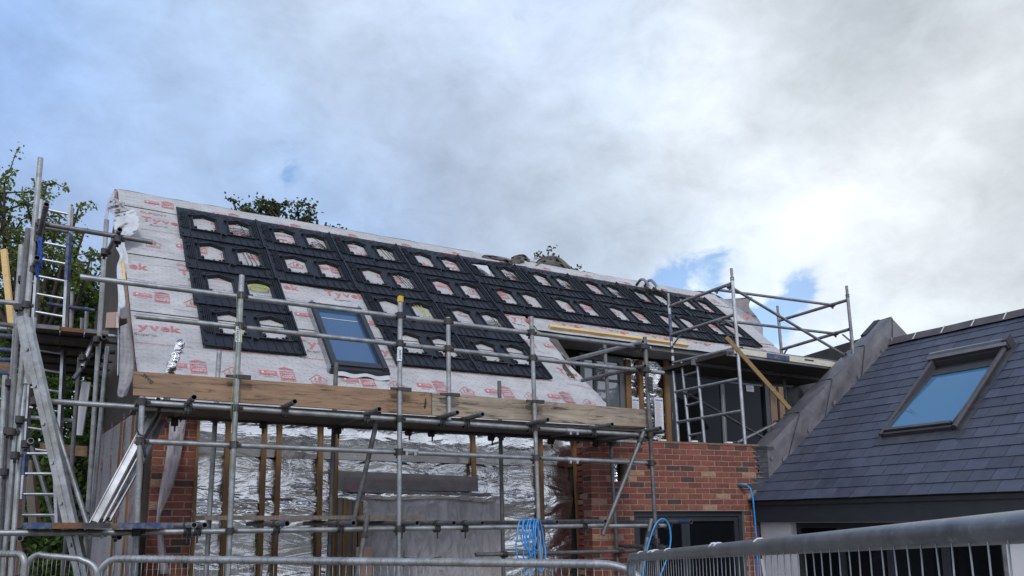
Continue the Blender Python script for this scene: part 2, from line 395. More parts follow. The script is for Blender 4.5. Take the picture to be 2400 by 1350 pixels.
def membrane_mat(name, c1, c2, dots=True, wr=.5):
    t = mat(name); uvn = t.new('ShaderNodeUVMap').outputs[0]
    n = t.noise(t.pos, 3.0, 6, .6, .3); n2 = t.noise(t.pos, 60, 3, .5)
    c = t.mix(t.ramp(n, [(.35, 0.0), (.68, 1.0)]), c1, c2)
    if dots:
        sp = t.new('ShaderNodeSeparateXYZ', i_0=uvn)
        vv = t.math('DIVIDE', sp.outputs[1], .062); row = t.math('FLOOR', vv)
        uu = t.math('ADD', t.math('DIVIDE', sp.outputs[0], .105), t.math('MULTIPLY', t.math('MODULO', row, 2.0), .5))
        fx = t.math('MULTIPLY', t.math('ABSOLUTE', t.math('SUBTRACT', t.math('FRACT', uu), .5)), .105)
        fy = t.math('MULTIPLY', t.math('ABSOLUTE', t.math('SUBTRACT', t.math('FRACT', vv), .5)), .062)
        # small plus signs
        h1 = t.math('MULTIPLY', t.math('LESS_THAN', fx, .0085), t.math('LESS_THAN', fy, .0035))
        h2 = t.math('MULTIPLY', t.math('LESS_THAN', fx, .0035), t.math('LESS_THAN', fy, .0085))
        c = t.mix(t.math('MULTIPLY', t.math('MAXIMUM', h1, h2), .55), c, (.12, .11, .13))
    setb(t, Base_Color=c, Roughness=.62)
    st = t.vmath('MULTIPLY', uvn, (1, 1, 1))
    wv = t.noise(t.vmath('MULTIPLY', t.vmath('ADD', uvn, (0, 0, 0)), (2.6, 7.0, 1)), 1.0, 5, .55, 1.6)
    wf = t.noise(t.pos, 24, 4, .6)
    bump(t, t.math('ADD', wv, t.math('MULTIPLY', wf, .12)), wr, .05)
    return t.m
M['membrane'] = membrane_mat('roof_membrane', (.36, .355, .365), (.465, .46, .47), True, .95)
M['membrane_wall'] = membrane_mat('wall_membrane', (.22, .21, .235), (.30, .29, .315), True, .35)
M['membrane_white'] = simple('white_membrane_back', (.44, .46, .50), (.52, .54, .58), .9, 0, 5, .2, 9)

def tray_mat():
    t = mat('black_plastic')
    n = t.noise(t.pos, 5, 6, .6); n2 = t.noise(t.pos, 90, 4, .55)
    c = t.mix(t.ramp(n, [(.35, 0.0), (.7, 1.0)]), (.012, .014, .019), (.022, .025, .033))
    c = t.mix(t.ramp(t.noise(t.pos, 1.4, 8, .7), [(.6, 0.0), (.78, .35)]), c, (.10, .10, .105))
    setb(t, Base_Color=c, Roughness=t.math('MULTIPLY_ADD', n, .25, .30)); bump(t, t.math('ADD', n, t.math('MULTIPLY', n2, .2)), .12, .006)
    t.b.inputs['Specular IOR Level'].default_value = .26
    return t.m
M['tray'] = tray_mat()
def slate_mat():
    t = mat('slate'); a = t.new('ShaderNodeAttribute', attribute_name='tint').outputs['Color']
    n = t.noise(t.pos, 7, 7, .65, .5); n2 = t.noise(t.vmath('MULTIPLY', t.pos, (30, 60, 30)), 1.0, 6, .6, .8)
    c = t.mix(1.0, a, t.mix(t.ramp(n, [(.3, 0.0), (.7, 1.0)]), (.75, .76, .8), (1.25, 1.24, 1.22)), 'MULTIPLY')
    setb(t, Base_Color=c, Roughness=t.math('MULTIPLY_ADD', n, .25, .36)); bump(t, t.math('ADD', n, t.math('MULTIPLY', n2, .5)), .3, .004)
    return t.m
M['slate'] = slate_mat()
def lead_mat():
    t = mat('lead'); n = t.noise(t.pos, 3.5, 7, .65, .9); n2 = t.noise(t.pos, 1.1, 4, .6, .4)
    c = t.mix(t.ramp(n, [(.34, 0.0), (.66, 1.0)]), (.115, .112, .13), (.205, .20, .222))
    c = t.mix(t.ramp(n2, [(.52, 0.0), (.70, .6)]), c, (.24, .23, .215))
    setb(t, Base_Color=c, Metallic=.45, Roughness=t.math('MULTIPLY_ADD', n, .3, .36)); bump(t, n, .3, .012)
    return t.m
M['lead'] = lead_mat()
M['lead_flash'] = simple('lead_flashing', (.045, .047, .058), (.085, .088, .10), .45, .3, 5, .3, 10)
M['ridge_tile'] = simple('dark_ridge_tile', (.055, .048, .052), (.085, .075, .08), .5, 0, 6)
M['pale_clip'] = simple('pale_clip', (.55, .55, .53), None, .6)

def glass(name, tint, rough=.03, behind=(.02, .025, .03), ior=1.75, coat=.6):
    """window glass as seen from outside: dark room or painted sky tint as base, clear reflection in front"""
    t = mat(name); n = t.noise(t.pos, .9, 3, .5)
    setb(t, Base_Color=behind, Roughness=rough, IOR=ior, Specular_IOR_Level=.8 if coat else .35, Specular_Tint=(*tint, 1), Coat_Weight=coat, Coat_Roughness=.02)
    bump(t, n, .04, .02)
    return t.m
M['roof_glass'] = glass('roof_window_glass', (.55, .72, 1.0), .04, (.035, .085, .17))  # blue of the reflected sky put into the base colour
M['roof_glass2'] = glass('sky_tinted_roof_glass', (.45, .70, 1.0), .04, (.045, .15, .27))  # stronger blue of reflected sky painted into the base colour
M['door_glass'] = glass('dark_door_glass', (.55, .6, .7), .03, (.006, .007, .009), 1.35, 0.0)
M['sky_tinted_glass'] = glass('sky_tinted_window_glass', (1, 1, 1), .03, (.12, .14, .16))  # reflection of pale sky painted in as the base colour
def sheet_mat(name, col, alpha, rough=.25):
    t = mat(name); n = t.noise(t.vmath('MULTIPLY', t.pos, (7, 7, 3)), 1.0, 6, .6, 1.8)
    setb(t, Base_Color=col, Roughness=rough, Alpha=alpha); bump(t, n, .9, .06)
    t.put(t.b.inputs['Alpha'], t.math('MULTIPLY_ADD', t.ramp(n, [(.4, 0.0), (.65, 1.0)]), .25, alpha))
    return t.m
M['poly'] = sheet_mat('polythene_sheet', (.62, .60, .65), .50, .18)
M['poly_white'] = sheet_mat('thin_polythene', (.55, .53, .58), .45)
def leaf_mat(name, trans=.35):
    t = mat(name); a = t.new('ShaderNodeAttribute', attribute_name='tint').outputs['Color']
    setb(t, Base_Color=a, Roughness=.55)
    tr = t.new('ShaderNodeBsdfTranslucent', i_Color=t.mix(1.0, a, (1.9, 2.0, .8), 'MULTIPLY'))
    mx = t.new('ShaderNodeMixShader', i_0=trans); t.l.new(t.b.outputs[0], mx.inputs[1]); t.l.new(tr.outputs[0], mx.inputs[2])
    t.l.new(mx.outputs[0], t.o.inputs[0]); return t.m
M['leaf'] = leaf_mat('leaves', .45)
M['bark'] = simple('bark', (.035, .028, .022), (.07, .058, .045), .9, 0, 12, .6, 30)

# ------------------------------------------------------------------ lettering
_txt = {}
def glyphs(s_, bold=0.0):
    """flat triangulated outline of a word, cap height 1, starting at x = 0 -> (verts2d, faces, width)"""
    k = (s_, bold)
    if k not in _txt:
        cu = bpy.data.curves.new('t', 'FONT'); cu.body = s_; cu.size = 1.0; cu.offset = bold; cu.resolution_u = 3
        ob = bpy.data.objects.new('t', cu); COL.objects.link(ob); bpy.context.view_layer.update()
        me = bpy.data.meshes.new_from_object(ob.evaluated_get(bpy.context.evaluated_depsgraph_get()))
        vs = [(v_.co.x, v_.co.y) for v_ in me.vertices]; fs = [tuple(p.vertices) for p in me.polygons]
        COL.objects.unlink(ob); bpy.data.objects.remove(ob); bpy.data.curves.remove(cu); bpy.data.meshes.remove(me)
        x0 = min(v_[0] for v_ in vs); x1 = max(v_[0] for v_ in vs)
        _txt[k] = ([((x-x0)/.73, y/.73) for x, y in vs], fs, (x1-x0)/.73)
    return _txt[k]
def write(mb, s_, fn, h, wid=None, bold=0.0):
    """letters into mb; fn(x, y) places a point; h cap height; wid total width"""
    vs, fs, w_ = glyphs(s_, bold); sx = h if wid is None else wid/w_
    b = len(mb.v); mb.v += [tuple(fn(x*sx, y*h)) for x, y in vs]
    for f in fs: mb.add(tuple(b+i for i in f))
    return w_*sx
# ================================================================== ground
g = MB()
def gh(u, v_):
    x, y = -600+1200*u, -600+1200*v_
    return (x, y, -.02)
g.grid(gh, 40, 40, False); g.build('ground', M['ground'], kind='structure')

# ================================================================== the long house under conversion
house = thing('house', 'long house being reroofed, roof in printed grey membrane and front wall in shiny foil', 'house', (.7, 8.9, 0))
def uleft(s): return .60-(.60-.36)*s/5.47
RIDGE = 5.47
from mathutils import noise as mn
def wrinkle(u, s):
    return .010*mn.noise(V((u*1.3, s*2.1, 3.3)))+.006*mn.noise(V((u*4.1, s*5.0, 1.3)))
STRIPS = [(.08, 1.90), (1.81, 3.40), (3.31, 4.95), (4.86, RIDGE)]
def edge_right(s):
    pts = [(-.3, 7.05), (.2, 7.0), (.54, 6.89), (.73, 6.77), (1.69, 6.62), (2.51, 6.60), (2.9, 6.35), (3.6, 6.4)]
    for (a, ua), (b, ub) in zip(pts, pts[1:]):
        if a <= s <= b: return ua+(ub-ua)*(s-a)/(b-a)
    return pts[-1][1]
def mem_h(u, s, k):
    a, b = STRIPS[k]
    h = .012*(1-(s-a)/(b-a))+wrinkle(u, s)+.012
    if s < 2.9 and u > 5.9:                          # loose corner sheet sagging beside the balcony
        q = min(1, (u-5.9)/.9)
        h += q*(.05*mn.noise(V((u*3.2-s*2.0, s*1.2, 8.1)))+.02*mn.noise(V((u*9, s*7, 1.1))))-.10*q*q
    return h
for k, (a, b) in enumerate(STRIPS):
    for side in (0, 1):
        if k == 0 and side == 1: continue
        mb = MB()
        def fn(p, q, k=k, a=a, b=b, side=side):
            if side == 0:
                s = a+(b-a)*q
                if k == 0: s = .02+(b-.02)*q
                r = edge_right(s) if k < 2 else 6.45
                u = uleft(s)+(r-uleft(s))*p
                return roof(u, s, mem_h(u, s, k))
            s = (2.66 if k == 1 else a)+(b-(2.66 if k == 1 else a))*q
            u = 6.42+(12.3-6.42)*p
            return roof(u, s, (.012 if k != 1 else 0)*(1-q)+wrinkle(u, s)+.014)
        mb.grid(fn, 150, 34)
        mb.build('roof_membrane', M['membrane'], house, uvfn=lambda p: ((p-ROOFO).dot(RU), (p-ROOFO).dot(RS)))
# black strips drawn for the shade under the laps
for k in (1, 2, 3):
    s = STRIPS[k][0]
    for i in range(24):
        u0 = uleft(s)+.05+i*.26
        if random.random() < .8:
            mb = MB(); mb.face([roof(u0, s-.004, mem_h(u0, s, k-1)+.004), roof(u0+.27, s-.004, mem_h(u0+.27, s, k-1)+.004), roof(u0+.27, s+.004, mem_h(u0+.27, s, k-1)+.006), roof(u0, s+.004, mem_h(u0, s, k-1)+.006)]); mb.build('lap_shade', M['black_felt'], house)
# decking under the membrane, far slope and gables
mb = MB()
yb = 2*(ROOFO+RS*RIDGE).y-8.6
ridge = roof(0, RIDGE)
def back(u, s): return V((u, yb-s*math.cos(RP), ridge.z-(RIDGE-s)*math.sin(RP)))
mb.face([roof(.62, .1, -.03), roof(6.5, .1, -.03), roof(6.5, RIDGE, -.03), roof(.45, RIDGE, -.03)])
mb.face([roof(6.4, 2.70, -.02), roof(12.2, 2.70, -.02), roof(12.2, RIDGE, -.02), roof(6.4, RIDGE, -.02)])
mb.face([back(.45, RIDGE), back(12.2, RIDGE), back(12.2, 0), back(.6, 0)])
mb.build('roof_decking', M['plywood'], house)
mb = MB(); mb.grid(lambda p, q: roof(.36+11.9*p, RIDGE, .016)+V((0, .30*q, -.27*q+.05*math.sin(q*3.1)+.012*mn.noise(V((p*30, q*2, 0))))), 160, 6)
mb.build('ridge_membrane', M['membrane'], house, uvfn=lambda p: (p.x, p.y))
# left gable end: dark sheathing above, printed wall membrane below
def gx(y): return .70-.088*(y-8.9)
GX = .60
gb = [V((gx(y)+.012, y, z)) for y, z in ((8.95, 0), (8.95, 3.25), (ridge.y, ridge.z-.12), (yb-.3, 3.25), (yb-.3, 0))]
mb = MB(); mb.prism(gb, V((.18, 0, 0))); mb.build('gable_wall', M['plywood'], house)
mb = MB(); mb.prism([V((12.15, 11.4, 0)), V((12.15, 11.4, 5.0)), V((12.15, ridge.y, ridge.z-.1)), V((12.15, yb-.3, 3.25)), V((12.15, yb-.3, 0))], V((-.15, 0, 0)))
mb.build('gable_wall', M['plywood'], house)
mb = MB(); mb.grid(lambda p, q: V((gx(8.94+3.5*p)-.004-.012*mn.noise(V((p*8, q*6, 5))), 8.94+3.5*p, 3.12*q)), 40, 40)
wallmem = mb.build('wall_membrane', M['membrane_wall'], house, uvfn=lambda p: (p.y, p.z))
for yy in (9.55, 10.35):
    mb = MB(); mb.beam((gx(yy)-.03, yy, .2), (gx(yy)-.03, yy, 3.1), .05, .025, (1, 0, 0)); mb.build('wall_batten', M['batten'], house)
# print on the gable sheet
mb = MB()
def gput(y0, z0): return lambda a, b_: V((gx(y0+b_*0+a*0)-.03, y0-0+a, z0+b_))
for y0 in (9.05, 9.9, 10.8, 11.6):
    for z0 in (2.0, 2.6, .9):
        G_ = lambda a, b_, y0=y0, z0=z0: V((gx(y0+.4-b_)-.026, y0+.4-b_, z0+a))
        for (a0_, b0_, a1_, b1_) in ((0, 0, .16, .012), (0, .10, .16, .112), (0, 0, .012, .112), (.148, 0, .16, .112), (.02, .02, .06, .09), (.08, .03, .12, .085)):
            mb.face([G_(a0_, b0_), G_(a1_, b0_), G_(a1_, b1_), G_(a0_, b1_)])
        write(mb, 'ZONE 5', lambda X, Y: G_(X, .13+Y), .03, .16, .012); write(mb, 'Tyvek', lambda X, Y: G_(.2+X, .02+Y), .10, .4, .012)
mb.build('wall_print', M['red_mark'], wallmem)
# boards of reddish ply at the gable
mb = MB(); XG = xp(.36)
mb.prism([XG.at(246, 733), XG.at(272, 731), XG.at(273, 768), XG.at(240, 768)], V((.02, 0, 0))); mb.build('gable_panel', M['ply'], house)

# verge timber down the left edge of the roof
mb = MB()
def vb(s): return roof(uleft(s)-.03, s, -.01)
mb.beam(vb(2.55), vb(3.45), .03, .07, RN)
v1 = mb.build('verge_batten', M['new_timber'], house)
mb = MB(); mb.beam(vb(.35), vb(2.50), .035, .09, RN); mb.build('verge_board', M['old_timber'], house); mb = MB(); mb.beam(vb(3.5), vb(5.40), .03, .09, RN); mb.build('verge_board', M['old_timber'], house)

# torn membrane hanging from the verge: sheet at the eave, white ribbon, crumpled top
def sheet(name, rows, matl, bulge=.05, nu=6, sub=5, parent=house, wob=.02, th=None):
    """rows: list of (left point, right point); smooth sheet through them"""
    rows = [(V(a), V(b)) for a, b in rows]; N = len(rows)-1
    def fn(p, q):
        t_ = q*N; i = min(int(t_), N-1); f = t_-i
        def cr(j):
            P = [rows[max(0, min(N, i+o))][j] for o in (-1, 0, 1, 2)]
            return .5*((2*P[1])+(P[2]-P[0])*f+(2*P[0]-5*P[1]+4*P[2]-P[3])*f*f+(3*P[1]-P[0]-3*P[2]+P[3])*f**3)
        a, b = cr(0), cr(1); m_ = a.lerp(b, p)
        tow = (CAMP-m_).normalized()
        sd_ = rows[0][0].x*7.3
        n_ = wob*mn.noise(V((p*2.3+q*N*.4, q*N*1.3, sd_)))-wob*1.5*abs(mn.noise(V((p*2.6+q*N*1.1+sd_, q*N*.9-p*1.4, 2))))+wob*.9*abs(mn.noise(V((p*4.2-q*N*1.7, q*N*1.6+p*2, sd_))))
        return m_+tow*(bulge*math.sin(math.pi*p)+n_)
    mb = MB(); mb.grid(fn, nu*2, sub*N)
    o = mb.build(name, matl, parent, uvfn=lambda p: (p.x+p.y, p.z))
    sm = o.modifiers.new('thickness', 'SOLIDIFY'); sm.thickness = th or .002
    return o
L = lambda x, y, D: dist(x, y, D)
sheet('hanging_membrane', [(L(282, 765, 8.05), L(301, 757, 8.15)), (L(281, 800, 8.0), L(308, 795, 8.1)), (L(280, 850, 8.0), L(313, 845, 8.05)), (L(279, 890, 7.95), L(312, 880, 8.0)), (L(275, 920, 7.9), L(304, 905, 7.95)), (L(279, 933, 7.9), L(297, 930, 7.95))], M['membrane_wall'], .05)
sheet('white_ribbon', [(L(285, 548, 10.3), L(303, 552, 10.3)), (L(271, 575, 10.2), L(292, 570, 10.2)), (L(281, 600, 10.1), L(301, 605, 10.1)), (L(274, 625, 10.0), L(300, 628, 10.0)), (L(275, 660, 9.7), L(288, 655, 9.7)), (L(277, 690, 9.4), L(294, 690, 9.4)), (L(277, 712, 9.2), L(300, 722, 9.2)), (L(276, 735, 9.0), L(281, 735, 9.0)), (L(276, 800, 8.6), L(279, 800, 8.6)), (L(275, 880, 8.1), L(277, 880, 8.1))], M['membrane_white'], .01, wob=.035, nu=8)
sheet('torn_membrane', [(L(268, 505, 10.7), L(313, 490, 10.75)), (L(266, 520, 10.6), L(322, 502, 10.65)), (L(268, 540, 10.5), L(326, 520, 10.5)), (L(272, 555, 10.4), L(322, 541, 10.4)), (L(276, 565, 10.3), L(300, 556, 10.3))], M['membrane_white'], .02, wob=.055, nu=10, sub=8)
sheet('crumpled_membrane', [(L(262, 462, 11.0), L(276, 468, 11.0)), (L(257, 472, 10.9), L(292, 474, 10.9)), (L(253, 484, 10.85), L(293, 484, 10.85)), (L(254, 494, 10.8), L(312, 492, 10.8)), (L(270, 506, 10.7), L(304, 500, 10.7))], M['poly_white'], .05, wob=.08, nu=10, sub=8)
sheet('verge_membrane', [(L(266, 448, 11.2), L(272, 446, 11.2)), (L(254, 470, 11.1), L(268, 462, 11.1)), (L(247, 500, 10.9), L(258, 480, 10.95)), (L(243, 530, 10.7), L(252, 515, 10.75)), (L(242, 560, 10.5), L(247, 550, 10.5))], M['poly_white'], .04)
sheet('rolled_edge', [(L(281, 725, 8.6), L(301, 716, 8.6)), (L(281, 740, 8.5), L(303, 736, 8.5)), (L(285, 748, 8.45), L(304, 745, 8.45))], M['grey_felt'], .06)

# printing on the roof membrane
mb = MB()
def mark(k):
    """place a flat shape (dx, ds) of the print on strip k"""
    def put(u0, s0):
        return lambda x, y: roof(u0+x, s0+y, mem_h(u0+x, s0+y, k)+.0055)
    return put
def poly(pts): mb.face([pts[i] for i in range(len(pts))])
def rect(fn, x0, y0, x1, y1, nx=1):
    mb.face([fn(x0, y0), fn(x1, y0), fn(x1, y1), fn(x0, y1)])
def outline(fn, pts, w_):
    n = len(pts)
    cx_ = sum(p[0] for p in pts)/n; cy_ = sum(p[1] for p in pts)/n
    inn = []
    for x, y in pts:
        l = math.hypot(x-cx_, y-cy_); f = 1-w_*1.35/l; inn.append((cx_+(x-cx_)*f, cy_+(y-cy_)*f))
    for i in range(n):
        j = (i+1) % n
        mb.face([fn(*pts[i]), fn(*pts[j]), fn(*inn[j]), fn(*inn[i])])
TL = [.45, .13, .68-.97, .30]       # where a word column starts on each strip
PER = .965
def ok(u0, u1, s0, k):
    r = edge_right(s0) if k < 2 else 12.2
    if k >= 2 or (k == 1 and s0 > 2.7): r = 12.2
    return u0 > uleft(s0)+.0 and u1 < r-.03
def wr(k, u0, s0, txt, h, wid, bold, mi):
    """write a word letter by letter so that the sheet's edge can cut it"""
    mb.m = mi; x = 0; tot = sum(glyphs(c, bold)[2]+.07 for c in txt if c != ' ')+.4*txt.count(' '); sc = wid/tot
    for c in txt:
        if c == ' ': x += .4*sc; continue
        w_ = glyphs(c, bold)[2]
        if ok(u0+x+.01, u0+x+w_*sc, s0, k):
            y0 = -h*.0
            write(mb, c, (lambda X, Y, x=x: mark(k)(u0+x, s0)(X, Y)), h, w_*sc, bold)
        x += (w_+.07)*sc
for k in range(4):
    lap = STRIPS[k+1][0] if k < 3 else RIDGE+.78
    for n_ in range(-1, 13):
        T = TL[k]+n_*PER
        def vis(s): return s < RIDGE-.03
        jit = 0
        if vis(lap-.14): wr(k, T-.02, lap-.15, 'OUPONT', .062, .36, .012, 0)
        if vis(lap-.25):
            wr(k, T, lap-.41, 'Tyvek', .155, .61, .024, 0)
        if vis(lap-.47): wr(k, T+.10, lap-.545, 'Supro', .058, .24, .004, 2)
        if vis(lap-.6): wr(k, T-.02, lap-.715, 'www.construction.tyvek.co.uk', .034, .72, 0, 0 if k == 0 else 2)
        if vis(lap-1.3): wr(k, T-.1, lap-1.37, 'membrane for walls and roofs', .018, .5, 0, 2)
        Z = T-.31; s0 = lap-1.24; P = mark(k)(Z, s0)
        mb.m = 0
        if vis(s0+.1) and ok(Z, Z+.17, s0+.1, k):
            rect(P, 0, .09, .012, .19); rect(P, .158, .09, .17, .19); rect(P, 0, .18, .17, .192); rect(P, 0, .085, .17, .097)
            rect(P, .02, .105, .032, .172); rect(P, .036, .118, .060, .160); rect(P, .066, .122, .084, .156); rect(P, .09, .126, .108, .152); rect(P, .114, .13, .128, .148); rect(P, .134, .134, .15, .144)
            rect(P, 0, .035, .17, .087)
            rect(P, 0, 0, .006, .035); rect(P, .164, 0, .17, .035); rect(P, 0, 0, .17, .005)
            write(mb, 'APPROVED', (lambda X, Y: P(.012+X, .011+Y)), .018, .145, .01)
            mb.m = 1; write(mb, 'ZONE 5', (lambda X, Y: (lambda q: q+RN*.002)(P(.014+X, .047+Y))), .030, .142, .015); mb.m = 0
        if vis(s0+.25) and ok(Z, Z+.19, s0+.2, k):
            Q = mark(k)(Z-.01, s0+.215)
            mb.face([Q(0, .028), Q(.19, .028), Q(.085, .075)]); rect(Q, .012, 0, .018, .026); rect(Q, .172, 0, .178, .026)
            write(mb, 'BBA', (lambda X, Y: Q(.022+X, .003+Y)), .02, .075, .02); rect(Q, .105, .004, .165, .009); rect(Q, .105, .014, .165, .018)
        if vis(s0+.2) and ok(Z-.24, Z-.05, s0+.1, k):
            Q = mark(k)(Z-.235, s0+.045); rect(Q, 0, .048, .205, .135)
            rect(Q, .04, .005, .15, .009); rect(Q, .04, .018, .16, .022); rect(Q, .200, .0, .203, .048)
            mb.m = 1; write(mb, 'NSAI', (lambda X, Y: (lambda q: q+RN*.002)(Q(.09+X, .085+Y))), .024, .08, .012)
            rect(lambda x, y: Q(x, y)+RN*.002, .03, .078, .055, .112); mb.m = 0
        Hx = T+.02; Q = mark(k)(Hx, s0-.02)
        if vis(s0+.2) and ok(Hx-.02, Hx+.24, s0+.1, k):
            outline(Q, [(.02, 0), (.20, 0), (.20, .085), (.225, .09), (.12, .205), (.095, .205), (-.01, .09), (.02, .085)], .009)
            write(mb, '15', (lambda X, Y: Q(.068+X, .092+Y)), .06, .085, .03)
            write(mb, 'YEARS', (lambda X, Y: Q(.045+X, .052+Y)), .024, .13, .008); write(mb, 'WARRANTY', (lambda X, Y: Q(.035+X, .018+Y)), .02, .15, .008)
mb.build('membrane_print', [M['red_mark'], M['pale_mark'], M['grey_mark']], house)

# membrane rolled back along the ridge
def flap(lo, hi, D0, lean, matl, bulge):
    n = len(lo)
    sheet('ridge_flap', [(L(a[0], a[1], D0+.011*(a[0]-lo[0][0])), L(b[0], b[1], D0+lean+.011*(b[0]-lo[0][0]))) for a, b in zip(lo, hi)], matl, bulge, nu=8, sub=6, wob=.12)
flap([(1196, 622), (1208, 624), (1222, 625), (1238, 627), (1248, 627)], [(1198, 603), (1210, 598), (1226, 596), (1236, 602), (1247, 620)], 14.75, .15, M['brown_felt'], .03)
flap([(1250, 627), (1266, 630), (1290, 634), (1318, 638), (1340, 640), (1364, 642)], [(1251, 620), (1268, 604), (1298, 599), (1318, 608), (1340, 627), (1362, 640)], 15.2, .15, M['brown_felt'], .03)
flap([(1224, 620), (1240, 623), (1262, 624)], [(1222, 604), (1240, 604), (1268, 604)], 15.35, .05, M['membrane_white'], .02)
flap([(1128, 603), (1150, 608), (1175, 612), (1195, 618), (1211, 628)], [(1132, 598), (1152, 598), (1178, 604), (1194, 608), (1212, 623)], 14.0, .12, M['brown_felt'], .05)
flap([(1205, 624), (1260, 632), (1320, 640)], [(1205, 621), (1260, 628), (1320, 636)], 14.7, .02, M['black_felt'], .02)
# loose membrane at the far right end of the roof
flap([(1622, 689), (1640, 692), (1660, 696), (1690, 700)], [(1624, 682), (1640, 682), (1665, 686), (1692, 697)], 18.2, .1, M['brown_felt'], .03)
sheet('loose_membrane', [(L(1688, 702, 18.4), L(1764, 696, 18.6)), (L(1706, 726, 18.1), L(1757, 708, 18.5)), (L(1716, 745, 17.8), L(1757, 722, 18.4)), (L(1730, 758, 17.6), L(1772, 740, 18.2)), (L(1745, 775, 17.4), L(1783, 757, 18.0))], M['grey_felt'], -.10, wob=.10)
sheet('loose_membrane', [(L(1670, 700, 18.3), L(1692, 697, 18.5)), (L(1700, 730, 17.5), L(1722, 718, 18.1)), (L(1735, 765, 16.9), L(1782, 757, 17.6)), (L(1768, 800, 16.4), L(1790, 790, 16.9)), (L(1795, 832, 16.0), L(1822, 828, 16.2))], M['membrane_wall'], .02, wob=.07)
sheet('loose_membrane', [(L(1728, 748, 17.5), L(1753, 735, 17.6)), (L(1732, 754, 17.4), L(1755, 742, 17.5)), (L(1735, 757, 17.4), L(1752, 752, 17.5))], M['red_mark'], -.02, wob=.02)

# roof window low in the membrane slope
u0, u1, s0, s1 = 2.68, 3.41, .83, 2.40
rwin = MB()
def rb(ua, ub, sa, sb, ha, hb):
    c = roof((ua+ub)/2, (sa+sb)/2, (ha+hb)/2); return c, RU*(ub-ua)/2, RS*(sb-sa)/2, RN*(hb-ha)/2
F = .085
for q in ((u0, u0+F, s0, s1), (u1-F, u1, s0, s1), (u0+F, u1-F, s1-.09, s1), (u0+F, u1-F, s0+.03, s0+.13)):
    rwin.box(*rb(*q, .01, .125))
for q in ((u0+.012, u0+F-.01, s0+.02, s1-.02), (u1-F+.01, u1-.012, s0+.02, s1-.02)): rwin.box(*rb(*q, .125, .142))
rwin.box(*rb(u0-.01, u1+.01, s0-.03, s0+.03, .02, .10)); rwin.box(*rb(u0+F, u1-F, s0+.13, s0+.15, .09, .115))
rwo = rwin.build('roof_window', M['frame'], house)
p_ = MB(); p_.box(*rb(u0+F, u1-F, s0+.14, s1-.09, .06, .078)); p_.build('pane', M['roof_glass'], rwo)
p_ = MB(); p_.box(*rb(u0+F+.03, u1-F-.03, s1-.33, s1-.318, .079, .082)); p_.build('glazing_strip', M['pale_clip'], rwo)
p_ = MB(); p_.box(*rb(u0-.012, u0-.004, s0, s1, .0, .115)); p_.box(*rb(u0+.03, u1-.03, s1+.002, s1+.02, .05, .11))
p_.box(*rb(u0+.02, u0+.05, s1-.02, s1+.022, .1, .145)); p_.box(*rb(u1-.05, u1-.02, s1-.02, s1+.022, .1, .145)); p_.box(*rb(u0-.035, u0, s0-.02, s0+.04, .02, .10))
p_.build('frame_flange', M['alu'], rwo)
p_ = MB(); p_.grid(lambda p, q: roof(u0+.06+(u1-u0-.06)*p, s0-.035-.055*q-.015*math.sin(p*9)*q, .06-.02*q+.012*math.sin(p*14)), 24, 3); o = p_.build('flashing', M['membrane_white'], rwo)

# ---------------------------------------------------------------- front wall: brick pier, foil, timber battens
def bricks(mb, fn, L0, L1, z0, z1, holes=(), seed=1, ends=True, gap=.010, deep=.10, right=None):
    """stretcher bond; fn(a, z, out) places; every brick is a block standing 6 mm proud of the mortar"""
    rnd = random.Random(seed); nc = int(round((z1-z0)/.075))
    for c in range(nc):
        za = z1-(c+1)*.075+.010; zb = z1-c*.075
        off = .1125*(c % 2); a = L0-off
        R1 = right(za) if right else L1
        while a < R1:
            lo, hi = max(a, L0), min(a+.215, R1); a += .225
            segs = [(lo, hi)]
            for (h0, h1, hz0, hz1) in holes:
                if za < hz1 and zb > hz0:
                    ns = []
                    for x0, x1 in segs:
                        if x1 <= h0 or x0 >= h1: ns.append((x0, x1)); continue
                        if x0 < h0: ns.append((x0, h0))
                        if x1 > h1: ns.append((h1, x1))
                    segs = ns
            for x0, x1 in segs:
                if x1-x0 < .02: continue
                t = rnd.random()
                if t < .10: col = (.070+rnd.random()*.03, .038+rnd.random()*.012, .040)
                elif t < .17: col = (.30, .16, .11)
                else:
                    k = .80+rnd.random()*.45; col = (.205*k, .066*k*(.9+rnd.random()*.2), .050*k)
                mb.c = col
                j = lambda: rnd.uniform(-.0018, .0018)
                o = .006+rnd.uniform(-.0015, .0015); e = .0022
                P = [fn(x0+e+j(), za+e+j(), o), fn(x1-e+j(), za+e+j(), o), fn(x1-e+j(), zb-e+j(), o), fn(x0+e+j(), zb-e+j(), o)]
                B = [fn(x0, za, -.01), fn(x1, za, -.01), fn(x1, zb, -.01), fn(x0, zb, -.01)]
                mb.face(P)
                for i in range(4): mb.face([B[i], B[(i+1) % 4], P[(i+1) % 4], P[i]])
    mb.c = (1, 1, 1)
PX0, PX1 = .775, 1.185
mb = MB(); bricks(mb, lambda a, z, o: V((a, 8.9-o, z)), PX0, PX1, .1, 3.1, seed=3)
bricks(mb, lambda a, z, o: V((PX0-o, 8.9+.4-a, z)), 0, .4, .1, 3.1, seed=5)
pier = mb.build('brick_pier', M['brick'], house)
mb = MB(); mb.slab((PX0, 8.9, 0), (PX1, 9.3, 3.1)); mb.build('pier_mortar', M['mortar'], pier)
